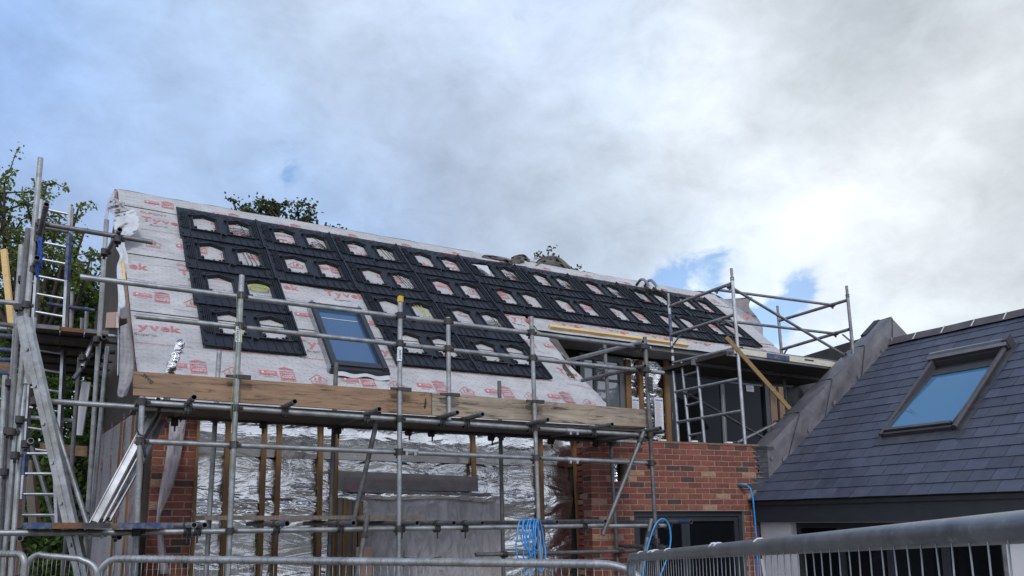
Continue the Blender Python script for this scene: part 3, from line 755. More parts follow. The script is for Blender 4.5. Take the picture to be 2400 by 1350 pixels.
# foil boards
FY = 8.955
def foil_fn(x0, x1, z0, z1, y, amp):
    def fn(p, q):
        x, z = x0+(x1-x0)*p, z0+(z1-z0)*q
        h = mn.noise(V((x*1.6, z*4.5, 2.2)))*.5+mn.noise(V((x*6, z*11, 4.2)))*.22
        # bellied band where two boards lap, ~ 2.2 m up
        band = math.exp(-((z-2.16)/.13)**2)
        return V((x, y-amp*(h*(.35+1.6*band))-amp*.9*band, z))
    return fn
mb = MB(); mb.grid(foil_fn(1.19, 5.97, 0, 3.12, FY, .03), 260, 190); mb.build('foil_board', M['foil'], house)
# top roll of smoother foil
mb = MB(); mb.grid(lambda p, q: V((1.19+4.78*p, FY-.045-.03*math.sin(q*math.pi)-.004*mn.noise(V((p*20, q*3, 1))), 2.62+.43*q)), 150, 20); mb.build('foil_roll', M['foil_smooth'], house)
# crumpled tape at the lap between boards
mb = MB(); mb.grid(lambda p, q: V((1.19+1.9*p, FY-.05-.025*mn.noise(V((p*7, q*2, 1)))-.03*abs(mn.noise(V((p*14+q*3, q*4, 7)))), 2.02+.13*q+.02*mn.noise(V((p*5, 0, 2))))), 150, 24); mb.build('foil_tape', M['foil_crumple'], house)
BF = yp(8.87)
def batten(xa, ya, xb, yb_, w_=.05, matl='batten', name='wall_batten', plane=BF, th=.045):
    mb = MB(); a, b = plane.at(xa, ya), plane.at(xb, yb_)
    if yb_ >= 1340: b = a+(b-a)*((a.z)/(a.z-b.z))*.99
    mb.beam(a, b, w_, th, (0, 1, 0)); return mb.build(name, M[matl], house)
for q in ((466, 965, 449, 1345, .03), (537, 968, 521, 1345), (622, 972, 608, 1345), (657, 974, 643, 1345), (753, 980, 746, 1345), (789, 984, 782, 1345), (1108, 1010, 1112, 1152), (1266, 1020, 1274, 1345), (1345, 1030, 1362, 1345)):
    batten(*q)
# black membrane at the junction with the brick wall
mb = MB(); Bk = yp(8.88)
mb.prism([Bk.at(1352, 1020), Bk.at(1400, 1020), Bk.at(1400, 1245), Bk.at(1362, 1245)], V((0, .02, 0))); mb.build('black_membrane', M['black_felt'], house)
mb = MB(); mb.slab((5.95, 8.93, 0), (6.3, 8.99, 3.0)); mb.build('junction_wall', M['dark_in'], house)
# doorway with polythene
DF = yp(8.84); DB = yp(8.90)
mb = MB(); mb.prism([DF.at(793, 1103), DF.at(1120, 1117), DF.at(1121, 1152), DF.at(793, 1148)], V((0, .02, 0)))
band = mb.build('door_head_membrane', M['grey_felt'], house)
mb = MB(); q0 = DF.at(870, 1128); write(mb, 'www.construction.tyvek.co.uk', lambda x, y: q0+V((x, -.003, y)), .03, .55); mb.build('door_head_print', M['red_mark'], band); mb = MB()
q1 = DF.at(812, 1146); write(mb, 'OUPONT', lambda x, y: q1+V((x, -.003, y)), .05, .25, .01); mb.build('door_head_print', M['red_mark'], band); mb = MB(); q2 = DF.at(1030, 1141); write(mb, 'www.tyvek.co.uk', lambda x, y: q2+V((x, -.003, y)), .024, .3)
mb.build('door_head_print', M['red_mark'], band)
mb = MB(); a, b = yp(8.80).at(815, 1150), yp(8.80).at(1148, 1160); mb.beam(a, b, .07, .03); mb.build('door_head_ledge', M['grey_felt'], house)
mb = MB(); z0 = DF.at(1000, 1180).z; xa, xb = DF.at(852, 1170).x, DF.at(1152, 1170).x
mb.grid(lambda p, q: V((xa+(xb-xa)*p, 8.815-.03*math.sin(q*3.1)-.02*mn.noise(V((p*9, q*2, 4))), 2.26+.0*p-(.075+.03*p+.015*math.sin(p*8))*q)), 90, 10); mb.build('foil_strip', M['foil_crumple'], house)
xa, xb = DB.at(840, 1250).x, DB.at(1176, 1250).x
mb = MB(); mb.slab((xa, 8.925, 0), (xb, 8.94, 2.22)); mb.build('doorway_backing', simple('doorway_backing', (.16, .14, .145), (.24, .21, .21), .8), house)
mb = MB(); mb.slab((xb-.30, 8.905, 0), (xb, 8.92, 1.75)); mb.build('doorway_panel', M['ply'], house)
mb = MB(); mb.grid(lambda p, q: V((xa+(xb-xa)*p, 8.88-.025*mn.noise(V((p*5+q*2, q*2.0, 1)))-.012*mn.noise(V((p*14-q*4, q*5, 3))), 2.23*q)), 90, 60); mb.build('polythene_sheet', M['poly'], house)
for i, (x, m_) in enumerate(((797, 'grey_timber'), (809, 'batten'), (820, 'grey_timber'), (832, 'grey_timber'), (845, 'batten'))):
    mb = MB(); a, b = yp(8.83).at(x, 1166+i*2), yp(8.83).at(x-4, 1345); b = a+(b-a)*(a.z/(a.z-b.z))*.99; mb.beam(a, b, .052, .05, (0, 1, 0)); mb.build('door_lining', M[m_], house)
mb = MB(); a, b = yp(8.80).at(834, 1282), yp(8.80).at(870, 1340); mb.slab((a.x, 8.78, .05), (b.x, 8.80, a.z)); mb.build('plasterboard_panel', M['ply'], house)
# thin polythene strip hanging on the pier
sheet('hanging_polythene', [(yp(8.80).at(398, 980), yp(8.80).at(437, 985)), (yp(8.80).at(394, 1030), yp(8.80).at(430, 1030)), (yp(8.80).at(386, 1090), yp(8.80).at(418, 1095)), (yp(8.80).at(373, 1160), yp(8.80).at(397, 1160)), (yp(8.80).at(367, 1218), yp(8.80).at(373, 1219)), (yp(8.80).at(369, 1262), yp(8.80).at(383, 1262)), (yp(8.80).at(375, 1345), yp(8.80).at(398, 1345))], M['poly_white'], .03, wob=.015)
# ---------------------------------------------------------------- brick wall on the right, with door
aR, zT = w2az(1772, 1046)
a0, zh = w2az(1485, 1198); a1, _ = w2az(1744, 1198)
h0, hz1 = w2az(1437, 1085); h1, hz0 = w2az(1472, 1129)
alow, _ = w2az(1780, 1250)
mb = MB()
bricks(mb, lambda a, z, o: w2(a, z, o), 0, aR, .02, zT, holes=[(a0, a1, -1, zh), (h0, h1, hz0, hz1)], seed=11, right=lambda z: alow if z < 2.12 else aR)
bricks(mb, lambda a, z, o: w2(-o, z, -.45+a) if False else w2(0-o, z, -a), 0, .45, .02, zT, seed=12)
bw = mb.build('brick_wall', M['brick'], house)
mb = MB()
def wslab(a, b, z0, z1, o0, o1, mb=mb):
    mb.box(w2((a+b)/2, (z0+z1)/2, (o0+o1)/2), W2D*(b-a)/2, V((0, 0, (z1-z0)/2)), W2N*(o1-o0)/2)
wslab(0, h0, zh, zT, -.25, 0); wslab(h0, h1, zh, hz0, -.25, 0); wslab(h0, h1, hz1, zT, -.25, 0); wslab(h1, aR, zh, zT, -.25, 0)
wslab(0, a0, 0, zh, -.25, 0); wslab(a1, alow, 0, zh, -.25, 0)
mb.build('wall_mortar', M['mortar'], bw)
mb = MB(); wslab(h0, h1, hz0, hz1, -.22, -.2, mb); mb.build('opening_back', M['dark_in'], bw)
mb = MB(); mb.grid(lambda p, q: w2(h0+.11*p, hz0+(hz1-hz0)*q, -.10-.02*mn.noise(V((p*4, q*9, 1)))), 10, 24); mb.build('opening_foil', M['foil_crumple'], bw)
mb = MB()
for k in range(9):
    x0 = .05+k*.29; wslab(x0, x0+.285, zT, zT+.024+.008*random.random(), -.22, .012, mb)
mb.build('wall_top_batten', M['old_timber'], bw)
mb = MB()
for x0 in (1.05, 1.55, 2.12): mb = MB(); wslab(x0, x0+.09, zT+.03, zT+.05, -.05, .016, mb); mb.build('mortar_dab', M['render'], bw)
# double glazed door in the brick wall
mb = MB(); zt = zh-.006; am = (w2az(1606, 1250)[0]+w2az(1622, 1250)[0])/2
wslab(a0+.005, a0+.06, 0, zt, -.14, -.05, mb); wslab(a1-.06, a1-.005, 0, zt, -.14, -.05, mb); wslab(a0+.06, a1-.06, zt-.065, zt, -.14, -.05, mb)
door = mb.build('glazed_door', M['frame'], house)
for x0, x1 in ((a0+.06, am), (am+.004, a1-.06)):
    mb = MB(); f = .062
    wslab(x0, x0+f, .02, zt-.068, -.13, -.07, mb); wslab(x1-f, x1, .02, zt-.068, -.13, -.07, mb); wslab(x0+f, x1-f, zt-.068-f, zt-.068, -.13, -.07, mb)
    mb.build('door_leaf', M['frame'], door)
    mb = MB(); wslab(x0+f, x1-f, .02, zt-.068-f, -.11, -.095, mb); mb.build('door_pane', M['door_glass'], door)
# conduit through the wall
mb = MB(); p = W2.at(1727, 1136); q = W2.at(1742, 1140, 0)+W2N*.10; mb.tube(p+W2N*(-.05), q+W2N*.02, .028, 14, wall=.003, depth=.08); mb.build('conduit', M['steel'], bw)

# ---------------------------------------------------------------- balcony recess in the roof
DY = 11.30; DP = yp(DY)
mb = MB(); mb.slab((6.5, 10.66, 4.865), (12.3, 10.69, 4.985)); mb.build('recess_fascia', M['soffit'], house)
mb = MB(); mb.slab((6.5, 10.69, 4.87), (12.3, DY, 4.89)); mb.build('recess_soffit', M['soffit'], house)
mb = MB(); mb.slab((6.0, 8.75, 2.74), (12.3, 11.6, 2.84)); mb.build('balcony_deck', M['plywood'], house)
mb = MB(); mb.slab((6.4, DY+.06, 2.8), (12.3, DY+.12, 4.9)); mb.build('recess_wall', M['dark_in'], house)
mb = MB(); mb.prism([V((6.52, 8.9, 2.8)), V((6.52, DY, 2.8)), V((6.52, DY, 4.9)), V((6.52, 10.7, 4.9)), V((6.52, 8.9, 3.2))], V((-.05, 0, 0))); mb.build('recess_cheek', M['black_felt'], house)
sheet('sheet_edge', [(L(1287, 792, 12.6), L(1306, 795, 12.8)), (L(1312, 825, 12.3), L(1332, 835, 12.6)), (L(1335, 850, 12.0), L(1352, 866, 12.4))], M['brown_felt'], .02)
b0 = us(1287, 772); b1 = us(1610, 815)
mb = MB(); mb.beam(roof(b0[0], b0[1]+.02, .04), roof(b1[0], b1[1]+.02, .04), .075, .05, RN); mb.build('roof_edge_batten', M['new_timber'], house)
def dpoly(name, m_, pts, th=.04, out=0.0, parent=house, plane=DP):
    mb = MB(); mb.prism([plane.at(x, y)+V((0, -out, 0)) for x, y in pts], V((0, th, 0))); return mb.build(name, M[m_], parent)
def dbar(x0, x1, yt, zb, out, th, mb):
    """upright bar on the recess wall between two pixel columns (measured at the head)"""
    pa, pb = DP.at(x0, yt), DP.at(x1, yt); mb.slab((pa.x, DY-out-th, zb), (pb.x, DY-out, pa.z))
# window at the left of the recess
mb = MB(); xa, xb = DP.at(1355, 832).x, DP.at(1457, 838).x; zt = DP.at(1400, 833).z; zb = 2.86
for A in ((xa, xa+.09, zb, zt), (xb-.10, xb, zb, zt), (xa+.09, xb-.10, zt-.10, zt), (xa+.09, xb-.10, zb, zb+.1)):
    mb.slab((A[0], DY-.06, A[2]), (A[1], DY+.02, A[3]))
win = mb.build('recess_window', M['frame_grey'], house)
mb = MB(); xm = DP.at(1391, 870).x; mb.slab((xm-.025, DY-.05, zb+.1), (xm+.025, DY, zt-.1)); zr = DP.at(1430, 893).z
mb.slab((xm+.025, DY-.045, zr-.02), (xb-.10, DY, zr+.02)); mb.build('mullion', M['frame'], win)
mb = MB(); mb.slab((xa+.09, DY-.02, zb+.1), (xm-.025, DY-.005, zt-.1)); mb.slab((xm+.025, DY-.02, zb+.62), (xb-.1, DY-.005, zt-.1)); mb.build('window_pane', M['sky_tinted_glass'], win)
mb = MB(); mb.slab((xm+.025, DY-.02, zb+.1), (xb-.1, DY-.005, zb+.6)); mb.build('window_pane', M['door_glass'], win)
mb = MB(); mb.slab((xb, DY-.03, zt+.0), (xb+.1, DY+.02, zt+.03)); 
# foil and studs between the window and the doors
xf0, xf1 = DP.at(1459, 850).x, DP.at(1553, 860).x
mb = MB(); mb.grid(lambda p, q: V((xf0+(xf1-xf0)*p, DY-.02-.02*math.sin(q*46+mn.noise(V((p*6, q*8, 2)))*2)*(.3+.7*(q > .3)*(q < .75))-.012*mn.noise(V((p*7, q*14, 2))), 2.84+1.98*q)), 60, 120); mb.build('foil_board', M['foil_crumple'], house)
for x0, x1 in ((1458, 1470), (1489, 1498), (1549, 1559)):
    mb = MB(); dbar(x0, x1, 845, 2.84, .05, .05, mb); mb.build('wall_stud', M['batten'], house)
for x0, y0, wd_, hh in ((1476, 938, .17, .30), (1529, 933, .19, .32), (1532, 955, .20, .62)):
    pass
def sticker(x, y, w_, h_, lines, plane, big='rationel', off=.065, cut=0):
    p = plane.at(x, y)+V((0, -off, 0)); mb = MB()
    mb.m = 0; mb.slab((p.x, p.y-.002, p.z-h_), (p.x+w_, p.y, p.z))
    fn = lambda dx, dy: V((p.x+dx, p.y-.004, p.z+dy))
    mb.m = 1; write(mb, big[cut:], lambda X, Y: fn(w_*.07+X, -.065+Y), .040, w_*.86, .03)
    mb.m = 2
    for i in range(lines):
        z = -.095-i*.022
        if -z > h_-.02: break
        ww = w_*(.62+.3*((i*37) % 5)/5)
        mb.face([fn(w_*.08, z), fn(ww, z), fn(ww, z+.006), fn(w_*.08, z+.006)])
    mb.build('product_label', [M['paper'], M['blue_print'], M['grey_mark']], house)
sticker(1476, 932, .155, .30, 9, DP, cut=1)
sticker(1528, 932, .20, .70, 26, DP)
# big sliding doors
x0, x1 = DP.at(1562, 868).x, DP.at(1796, 890).x; zt = DP.at(1600, 858).z
mb = MB(); mb.slab((x0, DY-.06, 2.84), (x0+.13, DY+.03, zt)); mb.slab((x1-.12, DY-.06, 2.84), (x1, DY+.03, zt)); mb.slab((x0+.13, DY-.06, zt-.07), (x1-.12, DY+.03, zt))
sd = mb.build('sliding_door', M['frame'], house)
xm = DP.at(1690, 900).x
mb = MB(); mb.slab((x0+.13, DY-.04, zt-.17), (xm+.06, DY+.0, zt-.085)); mb.slab((xm-.05, DY-.035, 2.86), (xm+.05, DY+.01, zt-.17)); mb.slab((xm+.06, DY-.02, zt-.24), (x1-.12, DY+.0, zt-.16))
mb.build('door_rail', M['frame_grey'], sd)
mb = MB(); mb.slab((x0+.13, DY-.012, 2.86), (xm-.05, DY, zt-.17)); mb.slab((xm+.05, DY+.004, 2.86), (x1-.12, DY+.012, zt-.2)); mb.build('door_pane', M['door_glass'], sd)
mb = MB(); p = DP.at(1570, 970); mb.slab((p.x-.012, DY-.075, p.z-.13), (p.x+.012, DY-.06, p.z+.02)); mb.build('door_handle', M['steel'], sd)
mb = MB(); mb.slab((xm-.004, DY-.037, 2.9), (xm+.004, DY-.035, zt-.5)); mb.build('door_seal', M['alu'], sd)
sticker(1747, 894, .21, .20, 5, DP, off=.01)
# reflections are left to the glass; timber and felt to the right of the doors
for xa_, xb_, m_ in ((1797, 1812, 'old_timber'), (1818, 1832, 'old_timber')):
    mb = MB(); dbar(xa_, xb_, 900, 2.84, .02, .05, mb); mb.build('wall_stud', M[m_], house)
dpoly('dark_lining', 'plywood', [(1796, 880), (1850, 880), (1850, 1030), (1796, 1030)], .03, -.03)
sheet('felt_drape', [(L(1838, 872, 14.2), L(1850, 1010, 14.0)), (L(1872, 880, 14.3), L(1880, 1000, 14.2)), (L(1905, 872, 14.4), L(1912, 985, 14.3)), (L(1960, 850, 14.5), L(1965, 960, 14.5))], M['black_felt'], .05, nu=5, wob=.06)
# ================================================================== black plastic trays on the long roof
def rp(u, v_, h=0.0): return RU*u+RS*v_+RN*h
TW, TH = 1.178, 1.075
def tray_parts(var=0):
    lift = lambda v_: .036-.022*v_/TH                  # lower edge rides over the tray below
    P = lambda u, v_, h=0.0: rp(u, v_, h+lift(v_))
    mb = MB(); T = .006
    O = [(.212, .520), (.712, 1.015)]; V0, V1, VA = .285, .765, .845
    def plate(pts):                                    # flat piece with a little thickness
        top = [P(u, v_, T) for u, v_ in pts]; bot = [P(u, v_, 0) for u, v_ in pts]
        mb.face(top); n = len(pts)
        for i in range(n): j = (i+1) % n; mb.face([bot[i], bot[j], top[j], top[i]])
    xs = [0, O[0][0], O[0][1], O[1][0], O[1][1], TW]
    for i in (0, 2, 4): plate([(xs[i], 0), (xs[i+1], 0), (xs[i+1], TH), (xs[i], TH)])
    for a, b in O:
        plate([(a, 0), (b, 0), (b, V0), (a, V0)]); m_ = (a+b)/2
        plate([(a, V1), (m_, VA), (m_, TH), (a, TH)]); plate([(m_, VA), (b, V1), (b, TH), (m_, TH)])
    def bar(u0, v0, u1, v1, w_, h0, h1):
        a, b = V((u0, v0, 0)), V((u1, v1, 0)); d_ = (b-a).normalized(); n_ = V((-d_.y, d_.x, 0))*w_/2
        q = [a-n_, b-n_, b+n_, a+n_]
        lo = [P(p.x, p.y, h0) for p in q]; hi = [P(p.x, p.y, h1) for p in q]
        mb.face(hi)
        for i in range(4): j = (i+1) % 4; mb.face([lo[i], lo[j], hi[j], hi[i]])
    # ribs either side, grooves between the mock tiles, lapped lower lip
    for u in (.062, .082, .105, .128, TW-.105, TW-.085, TW-.062): bar(u, .28, u, .94, .008, 0, .030)
    for u in (.150, TW-.130): bar(u, .04, u, .96, .007, 0, .020)
    bar(TW-.018, 0, TW-.018, TH-.01, .022, 0, .034); bar(TW-.045, 0, TW-.045, TH-.03, .008, 0, .022); bar(.012, 0, .012, TH-.02, .012, 0, .02)
    for a, b in O:
        for k in range(4): bar(a+.03+k*.105, .0, a+.03+k*.09, V0-.03, .008, 0, .017)
    for u in (.60, .615, .10, 1.08): bar(u, .0, u, .22, .005, 0, .009)
    for k in range(8): bar(.03+k*.148, .008, .03+k*.148+.12, .008, .016, -.012, .012)   # stepped lip
    for k in range(7): bar(.16+k*.13, .985, .16+k*.13+.07, .985, .006, 0, .010)
    for k in range(6): bar(.20+k*.15, .935+.0*k, .20+k*.15+.06, .94, .006, 0, .010)
    for k in range(9): bar(.56+.012*(k % 3), .33+k*.055, .66, .33+k*.055, .004, 0, .004)
    # small hooks
    for v_ in (.10, .34, .58, .80):
        bar(.036, v_, .036, v_+.075, .010, 0, .016); bar(.036, v_+.003, .062, v_+.003, .010, 0, .016)
    for v_ in (.10, .30, .55):
        bar(TW-.075, v_, TW-.075, v_+.085, .010, 0, .018); bar(TW-.075, v_+.003, TW-.048, v_+.003, .012, 0, .018)
    bar(.050, .655, .085, .705, .020, 0, .035); bar(.055, .70, .085, .665, .014, 0, .035)
    bar(.585, .235, .64, .235, .036, 0, .032); bar(.60, .215, .60, .258, .03, 0, .046); bar(.63, .22, .645, .25, .02, 0, .03)
    sheet_ = (mb, 'tray_sheet')
    out = [sheet_]
    for a, b in O:
        mb = MB(); m_ = (a+b)/2
        def bar2(u0, v0, u1, v1, w_, h1, h0=-.01): 
            x, y = V((u0, v0, 0)), V((u1, v1, 0)); d_ = (y-x).normalized(); n_ = V((-d_.y, d_.x, 0))*w_/2
            q = [x-n_, y-n_, y+n_, x+n_]; lo = [P(p.x, p.y, h0) for p in q]; hi = [P(p.x, p.y, h1) for p in q]
            mb.face(hi)
            for i in range(4): j = (i+1) % 4; mb.face([lo[i], lo[j], hi[j], hi[i]])
        bar2(a-.008, V0-.02, a-.008, V1, .016, .026); bar2(a-.026, V0-.01, a-.026, V1-.02, .007, .022)
        bar2(b+.008, V0-.02, b+.008, V1, .016, .026); bar2(b+.026, V0-.01, b+.026, V1-.02, .007, .022)
        bar2(a-.05, V0-.016, b+.045, V0-.016, .024, .034)
        bar2(a-.045, V1-.005, m_+.004, VA+.012, .022, .040); bar2(m_-.004, VA+.012, b+.03, V1-.005, .022, .040)
        bar2(a-.04, V1+.035, m_-.01, VA+.048, .014, .028); bar2(m_+.01, VA+.046, b+.02, V1+.03, .014, .028)
        bar2(m_+.06, VA+.055, b-.02, V1+.075, .012, .030); bar2(m_+.09, VA+.075, b-.03, V1+.105, .010, .024); bar2(a-.02, V1+.085, a+.10, V1+.115, .012, .028)
        bar2(a+.02, V1+.11, a+.09, V1+.13, .010, .022)
        # rough fixing stubs inside the frame
        for k, (x, y) in enumerate(((a+.02, V0+.09), (a+.02, V0+.04), (a+.16, V0+.012), (b-.07, V0+.012), (b-.02, V0+.06))):
            bar2(x-.014, y, x+.014, y+.004, .026, .038 if k % 2 else .03)
        bar2(a-.05, V1-.01, a-.03, V1+.06, .024, .05)
        out.append((mb, 'opening_frame'))
    return out
TMESH = []
for mb, nm in tray_parts():
    me_o = mb.build(nm, M['tray']); TMESH.append((nm, me_o.data)); bpy.data.objects.remove(me_o)
ROWS = [4.035, 3.06, 2.09, 1.115]                      # lower edges up the slope
ordn = ['first', 'second', 'third', 'fourth', 'fifth', 'sixth', 'seventh', 'eighth', 'last']
rown = ['top row', 'second row from the ridge', 'third row from the ridge', 'lowest row']
def ucol(c, r):
    return 1.155+c*1.1715+[0, .03, .06, .10][r]
def ulow(c, r): return ucol(c, r)
for r, s in enumerate(ROWS):
    cols = range(9) if r < 2 else (0, 2, 3)
    for i, c in enumerate(cols):
        if r < 2: lab = f'black plastic roof tray, {ordn[c]} from the left in the {rown[r]}'
        elif c == 0: lab = f'black roof tray left of the roof window, in the {rown[r]}'
        elif c == 2: lab = f'black roof tray just right of the roof window, in the {rown[r]}'
        else: lab = f'black roof tray next to the bare sheet, in the {rown[r]}'
        if r < 2 and c == 8: lab = f'black plastic roof tray at the right end of the {rown[r]}'
        loc = roof(ucol(c, r)+random.uniform(-.004, .004), s+random.uniform(-.004, .004), .024)
        t = thing('roof_tray', lab, 'roof tray', loc, 'black trays fixed to the roof for solar panels')
        for nm, me in TMESH:
            o = bpy.data.objects.new(nm, me); COL.objects.link(o); o.parent = t

# cables showing in some openings
def cable(c, r, hole, kind, label, m_='cable'):
    a = [.185, .685][hole]; base = lambda u, v_, h: roof(ucol(c, r)+a+u*.35, ROWS[r]+.25+v_*.55, .03+h)
    rnd = random.Random(c*10+r*3+hole); mb = MB()
    if kind == 'coil':
        for k in range(4):
            R1 = .30+.05*k; pts = [base(.5+rnd.uniform(-.03, .03)+R1*1.25*math.cos(t_), .24+.03*k+R1*.55*math.sin(t_), .01+.008*k) for t_ in [i*2*math.pi/26 for i in range(27)]]
            mb.path(pts, .0055, 6)
        mb.path([base(.6, .9, .02), base(.68, .6, .02), base(.72, .3, .02)], .005, 6)
    elif kind == 'run':
        for k in range(3 if m_ != 'cable' else 4):
            x0 = .30+.16*k
            mb.path([base(x0, 1.0, .02), base(x0+.08+rnd.uniform(-.04, .08), .6, .03), base(x0+.16+rnd.uniform(-.05, .08), .28, .03), base(x0+.12, .03, .03)], .005, 6)
    elif kind == 'arc':
        for k in range(3):
            mb.path([base(.05+.3*k*.5, .12+.1*k, .01), base(.3, .35+.12*k, .015), base(.6, .40+.1*k, .015), base(.85, .22+.07*k, .015), base(.95, .05, .02)], .0055, 6)
        mb.path([base(.45, .95, .02), base(.75, .5, .02), base(.9, .2, .02)], .005, 6)
    elif kind == 'ring':
        for k in range(3):
            pts = [base(.52+.36*math.cos(t_)+rnd.uniform(-.01, .01), .72+.12*math.sin(t_)+.03*k, .02+.005*k) for t_ in [i*2*math.pi/28 for i in range(29)]]
            mb.path(pts, .0045, 6)
    mb.build('cable', M[m_], None, label=label, category='cable', group='cables left in the tray openings')
cable(0, 0, 1, 'coil', 'coiled black cables in the second opening from the left of the top row')
cable(1, 0, 1, 'arc', 'black cables curving through the fourth opening of the top row')
cable(2, 0, 1, 'run', 'tangle of dark cables in the sixth opening of the top row')
cable(4, 0, 1, 'arc', 'dark cables in the opening just right of the white paper flap')
cable(0, 1, 1, 'run', 'thin black cables down the right of the second opening in the second row')
cable(2, 1, 1, 'run', 'bundle of cables in the opening behind the yellow capped pole')
cable(2, 2, 1, 'run', 'yellowish cables in the third row opening right of the yellow capped pole', 'green_cable')
cable(3, 2, 1, 'coil', 'black cable heap in the last opening of the third row')
cable(0, 2, 1, 'ring', 'bright yellow green cable coil in the third row opening', 'green_cable')
cable(5, 0, 1, 'arc', 'black cable loop in an opening below the torn ridge membrane')
cable(6, 0, 1, 'arc', 'black cable loop in the opening left of the ladder hooks')
sheet('paper_scrap', [(roof(5.95, 4.70, .09), roof(6.26, 4.72, .10)), (roof(6.05, 4.60, .10), roof(6.23, 4.60, .13)), (roof(6.2, 4.38, .08), roof(6.22, 4.38, .08))], M['membrane_white'], .0, parent=None)
ps = bpy.data.objects['paper_scrap']; ps['label'] = 'white folded scrap of sheet lying in a top row tray opening'; ps['category'] = 'scrap'

# ladder hooks over the ridge
hk = thing('roof_ladder', 'grey tubular roof ladder hooks bent over the ridge', 'ladder', roof(9.9, 5.3), None)
for dx in (0, .30):
    pts = [(1492+dx*62, 668+dx*9), (1497+dx*62, 660+dx*9), (1502+dx*62, 655+dx*8), (1508+dx*62, 655+dx*7), (1515+dx*62, 661+dx*9), (1521+dx*62, 670+dx*9), (1521+dx*62, 684+dx*10)]
    D = 15.65+dx*.6; mb = MB(); n_ = len(pts)
    mb.path([dist(x, y, D+.35-.75*(i/(n_-1))) for i, (x, y) in enumerate(pts)], .028, 8); mb.build('hook', M['galv'], hk)
    mb = MB(); p = dist(pts[-1][0], pts[-1][1]-3, D-.42); mb.box(p, V((.10, 0, 0)), RS*.03, RN*.03); mb.box(p+V((-.05, 0, .01)), V((.03, 0, 0)), RS*.07, RN*.05); mb.build('bracket', M['dark'], hk)

# ================================================================== scaffolding
def coupler(mb, p, a1, a2, off=V((0, 0, 0))):
    a1, a2 = V(a1).normalized(), V(a2).normalized(); p = V(p)
    mb.tube(p-a1*.030, p+a1*.030, .037, 10, wall=.008, depth=.02)
    q = p+V(off); mb.tube(q-a2*.030, q+a2*.030, .037, 10, wall=.008, depth=.02)
    n_ = a1.cross(a2).normalized()
    mb.box((p+q)/2, a1*.024, a2*.024, n_*max(.02, V(off).length/2))
    s1 = a2*.052; mb.tube(p+s1-a1*.006-n_*.02, p+s1-a1*.006+n_*.045, .007, 6, ends=(2, 2)); mb.box(p+s1+n_*.012, a1*.013, a2*.014, n_*.012)
    s2 = a1*.052; mb.tube(q-s2-n_*.03, q-s2+n_*.03, .007, 6, ends=(2, 2)); mb.box(q-s2, a2*.013, a1*.013, n_*.011)
scf = thing('scaffold', 'galvanised tube scaffold along the front of the long house, carrying a boarded deck below the eaves', 'scaffold', (3.2, 7.8, 0))
scf['label'] = 'galvanised tube scaffold across the foil wall, with two guard rails before the printed roof'
def pole(name, p0, p1, m_='galv', parent=None, r=.0242, ends=(1, 1)):
    mb = MB(); mb.tube(p0, p1, r, 14, ends); return mb.build(name, M[m_], parent if parent is not None else scf)
def togr(a, b):
    a, b = V(a), V(b); return b+(b-a)*((b.z-.0)/(a.z-b.z))
stdF = {}
for k, (xa, ya, xb, yb2, g, m_) in enumerate(((334, 930, 321, 1235, 1, 'galv_light'), (567, 645, 535, 1320, 1, 'galv'), (938, 697, 935, 1320, 1, 'galv'), (1050, 744, 1053, 985, 0, 'galv'), (1245, 742, 1263, 1240, 1, 'galv'), (1511, 790, 1540, 1310, 1, 'steel'))):
    a, b = FR.at(xa, ya), FR.at(xb, yb2)
    if g: b = togr(a, b)
    stdF[k] = (pole('standard', a, b, m_), a, b)
stdR = {}
for k, (xa, ya, xb, yb2, m_) in enumerate(((514, 823, 483, 1340, 'galv'), (788, 850, 770, 1340, 'steel'), (1170, 893, 1180, 1340, 'steel'), (1417, 808, 1449, 1340, 'steel'))):
    a, b = RR.at(xa, ya), RR.at(xb, yb2); b = togr(a, b); stdR[k] = (pole('standard', a, b, m_), a, b)
def pt_at(std, z): 
    _, a, b = std; t_ = (a.z-z)/(a.z-b.z); return a+(b-a)*t_
FI, FO = yp(7.3+.05), yp(7.3-.05)
rails = []
def rail(name, xa, ya, xb, yb2, pl_, m_='galv'):
    a, b = pl_.at(xa, ya), pl_.at(xb, yb2); o = pole(name, a, b, m_); rails.append((o, a, b)); return o, a, b
rail('guard_rail', 188, 649, 1524, 816, FI); rail('guard_rail', 319, 741, 1555, 874, FI)
r1 = rail('ledger', 345, 944, 1341, 1010, FI); r2 = rail('ledger', 1343, 1010, 1522, 1021, FI)
rail('ledger', 315, 1034, 1340, 1077, FI); rail('ledger', 1341, 1077, 1528, 1086, FI)
rail('ledger', 226, 1249, 1418, 1232, FI); rail('ledger', 1419, 1233, 1560, 1232, FI); rail('ledger', -40, 1249, 225, 1249, FI)
RI = yp(8.3-.05)
rail('ledger', 392, 975, 1437, 1034, RI, 'dark'); rail('ledger', 1437, 1034, 1510, 1038, RI); 
for q in ((1341, 1010), (1341, 1077), (225, 1249), (960, 1057)):
    p = FI.at(*q); mb = MB(); mb.tube(p-V((.08, 0, 0)), p+V((.08, 0, -.004)), .031, 12); 
    for dx in (-.045, .045): mb.box(p+V((dx, -.03, -.03)), V((.012, 0, 0)), V((0, .012, 0)), V((0, 0, .016)))
    mb.build('sleeve_coupler', M['galv'] if q[0] != 1341 else M['alu'], scf)
